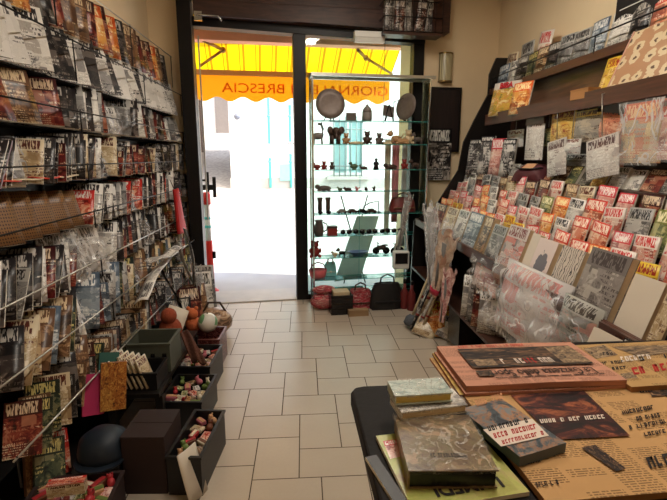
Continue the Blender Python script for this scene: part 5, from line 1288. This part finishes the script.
# --- big orange newspaper spread across the counter
orange_news = newsprint('orange newsprint', (208, 164, 112), cols=6, lines=60); edge_o = plain('newsprint edge', (150, 106, 66), .9)
c = [(468, 398), (690, 380), (740, 490), (540, 499)]
M, w, h = fitq(c, 1.012); t = thing('newspaper', 'large orange newspaper lying open in front of the pink one', 'newspaper', M.translation, M.to_euler().z)
h *= 1.0
mb = MB(); sheet(mb, w, h, -.012, .012, .001, 1); mb.build('pages', [orange_news, edge_o], t)
Mi = M.inverted()
def on_page(quad_px, z, zl, nm, mat, parent, Minv):
    pts = [Minv @ onz(px, py, z) for px, py in quad_px]; mb = MB(); mb.quad([(p.x, p.y, zl) for p in (pts[3], pts[2], pts[1], pts[0])]); return mb.build(nm, mat, parent)


on_page([(510, 396), (583, 391), (630, 437), (556, 441)], 1.012, .003, 'front_photo', photo_red, t, Mi)
on_page([(581, 449), (595, 446), (626, 470), (616, 473)], 1.012, .003, 'feather_picture', photo_dark, t, Mi)
on_page([(645, 387), (690, 384), (700, 394), (652, 398)], 1.012, .003, 'dark_heading_strip', photo_dark, t, Mi)


def print_line(u0, v0, u1, v1, hpx, n, seed, mat, parent, Minv, z=1.012, zl=.0034, nm='headline'):
    """marks along the photo line (u0,v0)-(u1,v1), hpx tall, laid on the page"""
    r = random.Random(seed); mb = MB()
    def P(s, q): p = Minv @ onz(u0 + (u1 - u0) * s + q * hpx * -.45, v0 + (v1 - v0) * s - q * hpx, z); return (p.x, p.y, zl)
    for i in range(n):
        if r.random() < .13: continue
        a, b = i / n, (i + r.uniform(.6, .85)) / n; th = .28 / n
        rects = [(a, a + th, 0, 1)]
        if r.random() < .7: rects.append((a + th, b, .72, 1))
        if r.random() < .6: rects.append((a + th, b, 0, .26))
        if r.random() < .5: rects.append((b - th, b, 0, 1))
        for s0, s1, q0, q1 in rects: mb.quad([P(s0, q0), P(s1, q0), P(s1, q1), P(s0, q1)])
    return mb.build(nm, mat, parent)


print_line(541, 425, 606, 420, 4, 16, 1, white_ink, t, Mi, zl=.0042, nm='photo_caption')
for i, (a, b, c_, d, hh, n) in enumerate(((623, 416, 655, 410, 4, 9), (637, 422, 661, 418, 4, 8), (630, 431, 668, 424, 4, 10), (645, 438, 667, 434, 4, 6), (650, 470, 690, 462, 11, 5), (527, 466, 546, 463, 5, 6), (537, 489, 560, 486, 5, 8), (640, 394, 690, 390, 3, 9))):
    print_line(a, b, c_, d, hh, n, 20 + i, ink, t, Mi)

# --- pile of pink newspapers, the top one showing its upside-down front page
pink = newsprint('pink newsprint', (206, 150, 126), cols=7, lines=70); edge_p = plain('pink newsprint edge', (176, 120, 98), .9)
c = [(434, 346), (583, 342), (612, 380), (470, 387)]
PZ = 1.036
M, w, h = fitq(c, PZ); ez = M.to_euler().z
NEWS = [('orange newspaper at the bottom of the pile behind the books', .998), ('yellowish newspaper second from the bottom of the pink pile', 1.006), ('pink newspaper just under the top one of the pile', 1.014)]
for i, (lab, z) in enumerate(NEWS):
    o = thing('newspaper', lab, 'newspaper', (M.translation.x - .004 * (3 - i), M.translation.y - .002 + .004 * (i % 2), z), ez + R((1.2, -1, .8)[i])); mb = MB(); sheet(mb, w * (1.03 - .01 * i), h * 1.01, .001, .0062, .0004, i); mb.build('pages', [(orange_news, newsprint('yellow newsprint', (206, 172, 100)), pink)[i], edge_p], o)
t = thing('newspaper', 'pink sports newspaper on top of the pile, its black title upside down', 'newspaper', (M.translation.x, M.translation.y, 1.0216), ez)
mb = MB(); sheet(mb, w, h, .001, .014, .002, 4); mb.build('pages', [pink, edge_p], t)
Z = .0185
mb = MB(); quadlocal(mb, .12, .93, .36, .86, w, h, Z); mb.build('front_photo', photo_dark, t)
mb = MB(); quadlocal(mb, .16, .3, .40, .56, w, h, Z + .0006); part(mb.build('face_picture', photo_grey, t), 'small reddish picture'); mb = MB(); quadlocal(mb, .74, .93, .4, .84, w, h, Z + .0006); mb.build('side_picture', photo_grey, t)
mb = MB(); glyphs(mb, .34, .5, .43, .55, w, h, Z + .001, 5, 3); mb.build('headline', white_ink, t); mb = MB(); glyphs(mb, .5, .58, .43, .55, w, h, Z + .001, 3, 5); part(mb.build('headline', red_ink, t), 'red headline letters'); mb = MB(); glyphs(mb, .6, .7, .43, .55, w, h, Z + .001, 3, 8); mb.build('headline', white_ink, t)
tm = text_mb('La Gazzetta dello Sport', .03, .0003); tw = max(p[0] for p in tm.v) - min(p[0] for p in tm.v)
tm.xf(Matrix.Translation((w * .04, -h * .275, Z)) @ UP @ Matrix.Diagonal((w * .68 / tw, 1.5, 1, 1))).build('masthead', ink, t)
mb = MB(); quadlocal(mb, .12, .22, .17, .30, w, h, Z); mb.build('corner_box', photo_dark, t)
mb = MB()
for i in range(60):
    if i % 7: quadlocal(mb, .2 + i * .0118, .2 + i * .0118 + .008, .115, .14, w, h, Z)
mb.build('subtitle', ink, t)
mb = MB(); glyphs(mb, .14, .62, .9, .955, w, h, Z, 30, 4); mb.build('bottom_line', red_ink, t)

# --- second pile to the side
yel_news = newsprint('yellowish newsprint', (196, 158, 106), cols=6, lines=60)
c = [(578, 343), (700, 340), (740, 378), (616, 389)]
M, w, h = fitq(c, 1.028); ez = M.to_euler().z
for i, z in enumerate((.998, 1.0125)):
    t = thing('newspaper', ('yellowish newspaper underneath the one beside the pink pile', 'yellowish newspaper with a red title lying beside the pink pile')[i], 'newspaper', (M.translation.x + .003, M.translation.y, z), ez + R(.6 * i)); mb = MB(); sheet(mb, w, h, .001, .0125, .0008, 6 + i); mb.build('pages', [yel_news, edge_o], t)
Mi = t.matrix_basis.inverted(); zz = 1.0265
on_page([(583, 349), (604, 345), (618, 355), (596, 359)], zz, .0146, 'photo', photo_grey, t, Mi); on_page([(612, 347), (667, 345), (674, 352), (640, 357)], zz, .0146, 'round_photo', photo_grey, t, Mi)
for i, (a, b, c_, d, hh, n, m) in enumerate(((634, 375, 690, 367, 7, 8, red_ink), (595, 366, 625, 363, 3, 9, ink), (622, 362, 652, 359, 5, 7, white_ink), (600, 356, 614, 355, 3, 4, ink), (640, 361, 690, 356, 4, 8, ink), (605, 371, 628, 369, 3, 6, ink))):
    print_line(a, b, c_, d, hh, n, 40 + i, m, t, Mi, zz, .015, 'headline')
on_page([(620, 374), (632, 372), (638, 378), (624, 379)], zz, .0146, 'photo', photo_grey, t, Mi)

# --- blue magazine with a white box on the cover
c = [(470, 407), (508, 396), (559, 446), (508, 459)]
M, w, h = fitq(c, 1.035); t = thing('thick_magazine', 'blue grey thick magazine with a white panel of red print beside the books', 'magazine', (M.translation.x, M.translation.y, 1.0135), M.to_euler().z)
bl = cover('blue magazine cover', (86, 98, 106), (96, 106, 112), (200, 150, 110), (60, 66, 72), (170, 124, 92), (120, 130, 134), top=1.2, glyphs=0, detail=3)
mb = MB(); sheet(mb, w, h, .001, .02, .0008, 2); mb.build('cover', [bl, plain('blue spine', (60, 72, 82), .4)], t)
Mi = t.matrix_basis.inverted()
on_page([(483, 430), (532, 419), (549, 436), (501, 447)], 1.035, .0225, 'white_panel', white_ink, t, Mi)
print_line(489, 432, 533, 422, 5, 12, 61, ink, t, Mi, 1.035, .023, 'panel_text'); print_line(495, 439, 538, 429, 5, 12, 62, red_ink, t, Mi, 1.035, .023, 'panel_text'); print_line(503, 445, 545, 435, 4, 13, 63, red_ink, t, Mi, 1.035, .023, 'panel_text')
print_line(477, 407, 505, 399, 6, 10, 64, plain('orange print', (196, 138, 96), .6), t, Mi, 1.035, .023, 'title_print')

# --- green magazine under the large book, black folder at the counter edge
c = [(377, 434), (470, 425), (530, 489), (412, 512)]
M, w, h = fitq(c, 1.008); t = thing('magazine', 'lime green magazine lying under the large plastic covered book', 'magazine', (M.translation.x, M.translation.y, .999), M.to_euler().z)
gm_ = cover('lime green magazine', (168, 176, 92), (180, 186, 104), (60, 64, 40), (150, 120, 80), (186, 186, 110), (190, 176, 120), top=1.2, glyphs=0, detail=1.5)
mb = MB(); sheet(mb, w, h, .0, .008, .0004, 2); mb.build('cover', [gm_, paper_white], t); Mi = t.matrix_basis.inverted()
ctr = Mi @ onz(468, 486, 1.008)
tm = text_mb('I RIMEDI', .034, .0003, bold=.001); tm.xf(Matrix.Translation((ctr.x, ctr.y, .0092)) @ UP).build('title_print', ink, t)
on_page([(383, 441), (397, 439), (402, 456), (390, 459)], 1.008, .0088, 'corner_picture', PAL['pink'], t, Mi)
c = [(376, 460), (384, 458), (408, 512), (392, 516)]
M, w, h = fitq(c, 1.004); t = thing('folder', 'narrow black folder with a white edge at the aisle side of the counter', 'folder', (M.translation.x, M.translation.y, .9985), M.to_euler().z)
mb = MB(); sheet(mb, w, h * 1.2, .0, .006, 0, 1); mb.build('cover', [plain('black card', (24, 18, 20), .4), paper_white], t)

# --- the books
def flat_book(name, lab, c, z0, th, mat, pages, film_=None, cat='book', spine=None):
    M, w, h = fitq(c, z0 + th); t = thing(name, lab, cat, (M.translation.x, M.translation.y, z0), M.to_euler().z)
    b = .0025; mb = MB(); mb.box(-w / 2, w / 2, -h / 2, h / 2, 0, b); mb.box(-w / 2, w / 2, -h / 2, h / 2, th - b, th); mb.box(-w / 2, -w / 2 + b, -h / 2, h / 2, b, th - b)
    mb.uv[6 * 1 + 1] = [(0, 0), (1, 0), (1, 1), (0, 1)]; mb.build('cover', mat, t)
    mb = MB(); mb.box(-w / 2 + b, w / 2 - .003, -h / 2 + .003, h / 2 - .003, b, th - b); mb.build('page_block', pages, t)
    if film_:
        mb = MB(); W, Hh, T = w / 2 + .003, h / 2 + .004, th + .002
        mb.grid(16, 16, lambda a, b_: ((a * 2 - 1) * W, (b_ * 2 - 1) * Hh, T + .0018 * math.sin(a * 15 + b_ * 9) * math.sin(b_ * 13))); mb.grid(16, 2, lambda a, b_: ((a * 2 - 1) * W, -Hh - .001 * math.sin(a * 20), T - .006 * b_)); mb.grid(16, 2, lambda a, b_: (-W - .001 * math.sin(a * 20), (a * 2 - 1) * Hh, T - .006 * b_)); part(mb.build('plastic_wrap', film_, t), 'clear shrink wrap')
    return t, M, w, h


bookfilm = film('shrink wrap', (226, 222, 214), .10, 16.0, .25, .8)
bigc = cover('large brown grey book cover', (120, 96, 70), (140, 122, 96), (70, 44, 34), (78, 60, 44), (112, 100, 66), (170, 140, 108), top=1.2, glyphs=0, detail=3, gloss=.3)
t, M, w, h = flat_book('hardback_book', 'large brown hardback in plastic on the lime green magazine', [(391, 413), (465, 417), (503, 467), (413, 474)], 1.0085, .034, bigc, T_black, bookfilm)
mb = MB(); glyphs(mb, .3, .72, .2, .27, w, h, .0345, 14, 9); mb.build('title_print', ink, t)
flat_book('paperback_book', 'paperback with a patterned edge, under the pale blue book', [(388, 396), (452, 388), (468, 405), (404, 412)], 1.0425, .018, PAL['white'], paper_cream, bookfilm)
flat_book('paperback_book', 'pale blue paperback in plastic on top of the small stack of books', [(383, 381), (438, 378), (457, 392), (400, 396)], 1.066, .02, cover('pale blue book cover', (170, 184, 176), (186, 196, 188), (96, 110, 110), (120, 140, 136), (190, 200, 190), (206, 212, 204), top=1.2, glyphs=0, detail=4), plain('yellowed pages', (196, 172, 92), .8), bookfilm)
# ------------------------------------------------------------------ boxes and toys piled on the floor below the tall rack
def crate(name, lab, x, y, z, w, d, h, mat, rot=0, wall=.01, cat='box', handles=False, inside=None, lab_in=None):
    t = thing(name, lab, cat, (x, y, z), R(rot)); mb = MB()
    mb.box(-w / 2, w / 2, -d / 2, -d / 2 + wall, 0, h); mb.box(-w / 2, w / 2, d / 2 - wall, d / 2, 0, h); mb.box(-w / 2, -w / 2 + wall, -d / 2 + wall, d / 2 - wall, 0, h); mb.box(w / 2 - wall, w / 2, -d / 2 + wall, d / 2 - wall, 0, h); mb.box(-w / 2 + wall, w / 2 - wall, -d / 2 + wall, d / 2 - wall, 0, wall); mb.build('body', mat, t)
    mb = MB(); e = .006
    for q in ((-w / 2 - e, w / 2 + e, -d / 2 - e, -d / 2 + wall), (-w / 2 - e, w / 2 + e, d / 2 - wall, d / 2 + e), (-w / 2 - e, -w / 2 + wall, -d / 2 + wall, d / 2 - wall), (w / 2 - wall, w / 2 + e, -d / 2 + wall, d / 2 - wall)): mb.box(q[0], q[1], q[2], q[3], h + .0005, h + .012)
    mb.build('rim', mat, t)
    if handles:
        for i in range(4): mb = MB(); xx = -w / 2 + w * (i + .5) / 4; mb.box(xx - .012, xx + .012, -d / 2 - .002, -d / 2, h * .55, h * .7); part(mb.build('slot', T_black, t), 'dark slot')
    return t


box_brown = plain('dark brown carton', (46, 30, 28), .7); olive_m = plain('grey olive plastic', (82, 84, 72), .6); blk_tray = plain('black tray plastic', (26, 24, 25), .4)
# low bench the rear row stands on
mb = MB(); mb.box(-1.10, -.80, 2.36, 3.3, .26, .285); t = thing('low_bench', 'low dark bench under the tall rack holding crates', 'bench', (-.95, 2.5, 0)); mb.xf(Matrix.Translation((.95, -2.5, 0))).build('seat', black_wood, t)
for x in (-1.07, -.81):
    for y in (2.40, 3.25): mb = MB(); mb.box(x - .02, x + .02, y - .02, y + .02, 0, .259); mb.xf(Matrix.Translation((.95, -2.5, 0))).build('leg', black_wood, t)
crate('plastic_crate', 'grey olive crate with a row of slots, standing on the low bench', -.94, 2.74, .286, .27, .24, .17, olive_m, handles=True)
toyc = [plain('toy red', (168, 44, 50), .45), plain('toy tan', (196, 150, 108), .5), plain('toy cream', (214, 200, 176), .5), plain('toy green', (104, 124, 62), .5), plain('toy brown', (112, 66, 46), .5), plain('toy pink', (196, 110, 120), .5)]
TN = ['red', 'tan', 'cream', 'green', 'brown', 'pink']
rg = random.Random(21)


def trinket(x, y, z, s, i, lab, group):
    kind = rg.randrange(3); mb = MB(); lab = lab % ('packet' if kind == 0 else 'toy')
    t = thing('small_packet' if kind == 0 else 'small_toy', lab, 'packet' if kind == 0 else 'toy', (x, y, z), rg.uniform(0, 3), group)
    if kind == 0:
        mb.grid(6, 4, lambda a, b: ((a - .5) * 2 * s, (b - .5) * 1.4 * s, .012 + .35 * s * math.sin(PI * a) * math.sin(PI * b))); mb.grid(6, 4, lambda a, b: ((.5 - a) * 2 * s, (b - .5) * 1.4 * s, .003)); mb.build('packet', PAL[['red', 'cream', 'white', 'green', 'brown', 'pink'][i]], t)
    elif kind == 1:
        mb.ball((0, 0, .6 * s), .6 * s, 1.2, .9, 1); mb.build('body', toyc[i], t); mb = MB(); mb.ball((.5 * s, 0, 1.2 * s), .42 * s); mb.ball((.45 * s, .3 * s, 1.6 * s), .15 * s); mb.ball((.45 * s, -.3 * s, 1.6 * s), .15 * s); mb.build('head', toyc[i], t)
    else:
        mb.box(-s, s, -.6 * s, .6 * s, 0, .8 * s); mb.build('body', toyc[i], t, bevel=.004); mb = MB(); mb.box(-s * 1.02, s * 1.02, -.3 * s, .3 * s, .805 * s, .9 * s); mb.build('band', toyc[(i + 2) % 6], t)
    return t


def fill(t, w, d, z, nx, ny, s, where):
    n = 0
    for a in range(nx):
        for b in range(ny):
            i = rg.randrange(6); n += 1
            p = Matrix.Translation(t.location) @ Matrix.Rotation(t.rotation_euler.z, 4, 'Z') @ Vector((-w / 2 + w * (a + .5) / nx, -d / 2 + d * (b + .5) / ny, z))
            trinket(p.x, p.y, p.z, s * rg.uniform(.85, 1.1), i, f'{TN[i]} %s, {nth(b + 1)} row back, {nth(a + 1)} from the rack, in the {where}', f'toys in the {where}')


# trays along the aisle, from near to far
t1 = crate('toy_tray', 'dark open tray of toys nearest the camera along the aisle', -.545, 2.12, 0, .16, .4, .19, blk_tray, -6); fill(t1, .13, .36, .15, 2, 6, .032, 'nearest aisle tray')
t2 = crate('toy_tray', 'dark open tray of packets, second from the camera along the aisle', -.71, 2.62, 0, .25, .34, .17, blk_tray, -4); fill(t2, .22, .31, .135, 4, 5, .03, 'second aisle tray')
t3 = crate('toy_tray', 'black tray of silvery packets, third from the camera along the aisle', -.74, 3.02, 0, .25, .36, .2, blk_tray, -3); fill(t3, .22, .33, .165, 4, 5, .03, 'third aisle tray')
t4 = crate('printed_carton', 'dark red patterned carton at the far end of the aisle trays', -.76, 3.38, 0, .26, .26, .22, cover('dark red patterned box', (76, 30, 32), (60, 24, 26), (170, 110, 96), (40, 18, 20), (120, 60, 56), (160, 110, 100), top=1.2, glyphs=0, detail=12), -2)
# white card leaning in the nearest tray, dark carton, stacks
leaning('white_card', 'white card leaning on the aisle side of the nearest tray', 'card', 1.9, -.5, .005, .12, .24, .004, pale_m, 62, -14)
t = thing('carton', 'plain dark brown carton standing by the nearest aisle tray', 'carton', (-.745, 2.06, 0), R(-3)); mb = MB(); mb.box(-.1, .1, -.12, .12, 0, .29); mb.build('body', box_brown, t, bevel=.004)
mb = MB(); mb.box(-.1, .1, -.12, -.002, .292, .296); mb.box(-.1, .1, .002, .12, .292, .296); mb.build('flap', box_brown, t)
# tilted cream comics in a black holder under the olive crate
t = crate('comic_holder', 'black holder of tilted cream comics beneath the olive crate', -.945, 2.50, .286, .25, .2, .09, blk_tray)
for i in range(6): leaning('comic_book', f'cream comic, {nth(i + 1)} from the aisle in the black holder under the olive crate', 'comic', 2.44 + .0 * i, -.86 - .028 * i, .30, .1, .17 + .008 * i, .009, PAL['cream' if i % 2 else 'brown'] if False else PAL['cream'], 80, -20, group='comics in the black holder')
# toys on top of the far carton: ball, orange bundle, white stuff
pb = onz(217, 329, .30); t = thing('toy_ball', 'white ball with green and orange patches on the far red carton', 'ball', (-.745, 3.40, .232))
k = NT('patched ball'); tc = k.add('ShaderNodeTexCoord'); no = k.add('ShaderNodeTexVoronoi', i_Scale=9.0); k.ln(tc.outputs['Object'], no.inputs['Vector']); rp = k.add('ShaderNodeValToRGB'); rp.color_ramp.interpolation = 'CONSTANT'; e = rp.color_ramp.elements; e[0].color = rgb(226, 222, 210); e[1].position = .6; e[1].color = rgb(110, 160, 110); q_ = e.new(.8); q_.color = rgb(220, 130, 70)
sx = k.add('ShaderNodeSeparateColor'); k.ln(no.outputs['Color'], sx.inputs[0]); k.ln(sx.outputs[0], rp.inputs['Fac']); k.ln(rp.outputs['Color'], k.b.inputs['Base Color']); k.b.inputs['Roughness'].default_value = .3
mb = MB(); mb.ball((0, 0, .075), .075, n=20); mb.build('ball', k.m, t); mb = MB(); mb.lathe([(.008, .146), (.008, .152)], n=8); mb.build('valve', T_black, t)
t = thing('orange_plush', 'orange plush toy sitting beside the white ball', 'toy', (-.86, 3.42, .232)); mb = MB(); mb.ball((0, 0, .06), .06, 1, .9, 1); mb.build('body', plain('orange plush', (206, 110, 66), .9, bump=.8), t); mb = MB(); mb.ball((0, -.01, .145), .045); mb.ball((-.03, 0, .185), .016); mb.ball((.03, 0, .185), .016); mb.build('head', plain('orange plush', (206, 110, 66), .9, bump=.8), t)
t = thing('orange_plush', 'rust orange plush toy on the bench behind the aisle trays', 'toy', (-.93, 3.08, .286)); mb = MB(); mb.ball((0, 0, .09), .08, 1, .9, 1.15); mb.build('body', plain('rust plush', (150, 70, 44), .9, bump=.8), t); mb = MB(); mb.ball((0, -.02, .2), .055); mb.build('head', plain('rust plush', (150, 70, 44), .9, bump=.8), t)
leaning('white_card', 'white triangular card behind the rust orange plush toy', 'card', 3.2, -.98, .286, .15, .22, .004, pale_m, 30, -30, 30)
bundle('plastic_bouquet', 'crumpled white plastic bag at the foot of the door frame', (196, 322), (198, 272), .07, milky_film, -1.0, seed=7)
t = thing('floral_bag', 'flowered bag lying at the door end of the aisle beyond the ball', 'bag', (-.80, 3.95, 0)); mb = MB(); mb.ball((0, 0, .12), .12, 1.3, 1.2, 1); mb.build('body', cover('floral bag', (150, 120, 96), (150, 120, 96), (90, 60, 50), (90, 70, 56), (190, 150, 120), (206, 186, 160), top=1.2, glyphs=0, detail=8), t); mb = MB(); mb.tube([(-.1, 0, .2), (-.05, 0, .29), (.05, 0, .29), (.1, 0, .2)], .01); mb.build('handle', T_dark, t)
for i, (x, y, c_, tu, h) in enumerate(((-.98, 3.62, 'black', 40, .42), (-.95, 3.8, 'dark red', 35, .46), (-.93, 3.98, 'brown', 40, .44), (-.94, 4.18, 'white', 30, .5), (-.95, 4.36, 'grey', 30, .52))):
    leaning('brochure', f'{c_} brochure standing on the floor, {nth(i + 1)} from the aisle trays towards the door', 'brochure', y, x, .005, .2, h, .014, PAL[c_], tu, -20, 4, group='brochures by the door')
# brown long fur-like bundle hanging over the trays
t = thing('brown_scarf', 'brown scarf draped down over the third aisle tray', 'scarf', (-.84, 2.86, 0)); mb = MB(); A = Vector((-.02, .25, .36)); B = Vector((.14, -.0, .2))
mb.grid(8, 14, lambda a, b: (A.x + (B.x - A.x) * b + (a - .5) * .1, A.y + (B.y - A.y) * b - (a - .5) * .05, .36 - .13 * b * b + .015 * math.sin(a * 9 + b * 4))); mb.build('cloth', plain('brown knit', (92, 56, 42), .95, bump=1.0), t, solid=.01)
# near corner: speckled packs, blue helmet-like cap, box of toys
t = crate('toy_box', 'open box heaped with small colourful toys at the foot of the rack', -.98, 1.7, 0, .34, .34, .16, box_brown, 4); fill(t, .31, .31, .13, 6, 6, .034, 'near toy box')
t = thing('blue_hat', 'dark blue round peaked hat on a black stand beside the brown carton', 'hat', (-.95, 2.0, .0)); 
mb = MB(); mb.lathe([(.11, .18), (.115, .21), (.1, .27), (.05, .305), (.002, .31)], n=20); mb.build('crown', plain('dark blue cloth', (28, 38, 50), .5), t); mb = MB(); mb.prism([(.1 * math.cos(a) * 1.1, -.1 * math.sin(a) * 1.0 - .05) for a in [PI * i / 8 for i in range(9)]], 'z', .181, .19); mb.build('peak', plain('dark blue cloth', (28, 38, 50), .5), t)
mb = MB(); mb.lathe([(.1, 0), (.1, .179)], n=20); mb.build('stand', T_black, t)
spk = cover('speckled brown pack', (120, 84, 60), (96, 66, 46), (200, 160, 110), (60, 36, 30), (150, 104, 70), (190, 150, 104), top=1.2, glyphs=0, detail=12)
orp = cover('orange patterned pack', (150, 86, 40), (130, 60, 30), (220, 170, 90), (80, 40, 26), (176, 110, 50), (206, 160, 80), top=1.2, glyphs=0, detail=9)
for lab, y, x, z, w, h, th, m, tu, ti_, ro_ in (
    ('speckled brown pack leaning on the rack at the near corner', 1.86, -1.16, .10, .13, .3, .04, spk, 50, -25, 12),
    ('dark green speckled pack beside the brown one at the near corner', 1.80, -1.1, .10, .12, .26, .03, PAL['dark green'], 50, -30, 16),
    ('orange patterned pack standing behind the blue cap', 2.2, -.98, .287, .12, .24, .03, orp, 30, -14, 8),
    ('magenta pack beside the orange patterned pack', 2.16, -1.06, .287, .1, .2, .03, plain('magenta card', (176, 40, 90), .5), 40, -20, 12),
    ('teal pack tucked behind the magenta pack', 2.3, -1.05, .287, .1, .25, .02, plain('teal card', (44, 92, 84), .5), 40, -20, 14),
    ('red pack with white corners near the toy box', 1.94, -1.13, .12, .1, .2, .03, PAL['red'], 48, -16, 6)):
    leaning('toy_pack', lab, 'pack', y, x, z, w, h, th, m, tu, ti_, ro_, kind='book')
t = thing('pack_stand', 'low dark box under the speckled packs at the near corner', 'box', (-1.15, 1.84, 0)); mb = MB(); mb.box(-.07, .05, -.12, .14, .082, .099); mb.build('lid', box_brown, t); mb = MB(); mb.box(-.065, .045, -.115, .135, .0, .081); mb.build('body', box_brown, t)
t = thing('cream_box', 'cream box with red print lying on the toys at the foot of the rack', 'box', (-.98, 1.72, .2), R(8)); mb = MB(); mb.box(-.07, .07, -.02, .02, 0, .05); mb.build('body', PAL['cream'], t); mb = MB(); mb.box(-.071, .071, -.021, .021, .0505, .056); mb.build('lid', PAL['red'], t)

# ------------------------------------------------------------------ light
def ceiling_lamp(lab, x, y, power, col=(1.0, .91, .80)):
    t = thing('ceiling_lamp', lab, 'lamp', (x, y, ZC)); mb = MB(); mb.box(-.09, .09, -.62, .62, -.05, -.001); mb.build('housing', white_plastic, t, bevel=.006)
    for s in (-.045, .045): 
        mb = MB(); mb.tube([(s, -.58, -.075), (s, .58, -.075)], .016, 10); mb.build('tube', TUBE, t)
    l = bpy.data.lights.new('ceiling_light', 'AREA'); l.shape = 'RECTANGLE'; l.size = .16; l.size_y = 1.16; l.energy = power; l.color = col
    o = bpy.data.objects.new('ceiling_light', l); C.objects.link(o); o.parent = t; o.location = (0, 0, -.1)


k = NT('lit tube'); k.b.inputs['Emission Color'].default_value = (1, .9, .74, 1); k.b.inputs['Emission Strength'].default_value = 12.0; TUBE = k.m
ceiling_lamp('white double tube ceiling lamp above the counter', .65, 1.2, 15)
ceiling_lamp('white double tube ceiling lamp in the middle of the aisle', .6, 3.2, 15)
sun = bpy.data.lights.new('sun', 'SUN'); sun.energy = 7; sun.angle = R(.6); sun.color = (1, .96, .9); so = bpy.data.objects.new('sun', sun); C.objects.link(so)
so.rotation_euler = Vector((-1.0, .22, -1.0)).to_track_quat('-Z', 'Y').to_euler()
w = bpy.data.worlds.new('world'); bpy.context.scene.world = w; w.use_nodes = True
sk = w.node_tree.nodes.new('ShaderNodeTexSky'); sk.sky_type = 'NISHITA'; sk.sun_disc = False; sk.sun_elevation = R(55); sk.sun_rotation = R(140); sk.air_density = 1.0; sk.dust_density = 3.0
bgn = w.node_tree.nodes['Background']; w.node_tree.links.new(sk.outputs[0], bgn.inputs[0]); bgn.inputs[1].default_value = .4
S = bpy.context.scene
S.view_settings.view_transform = 'Standard'; S.view_settings.look = 'None'; S.view_settings.gamma = 1; S.view_settings.use_curve_mapping = False
S.view_settings.exposure = 0.62
S.cycles.use_denoising = True; S.cycles.max_bounces = 10; S.cycles.transparent_max_bounces = 24; S.cycles.sample_clamp_indirect = 6
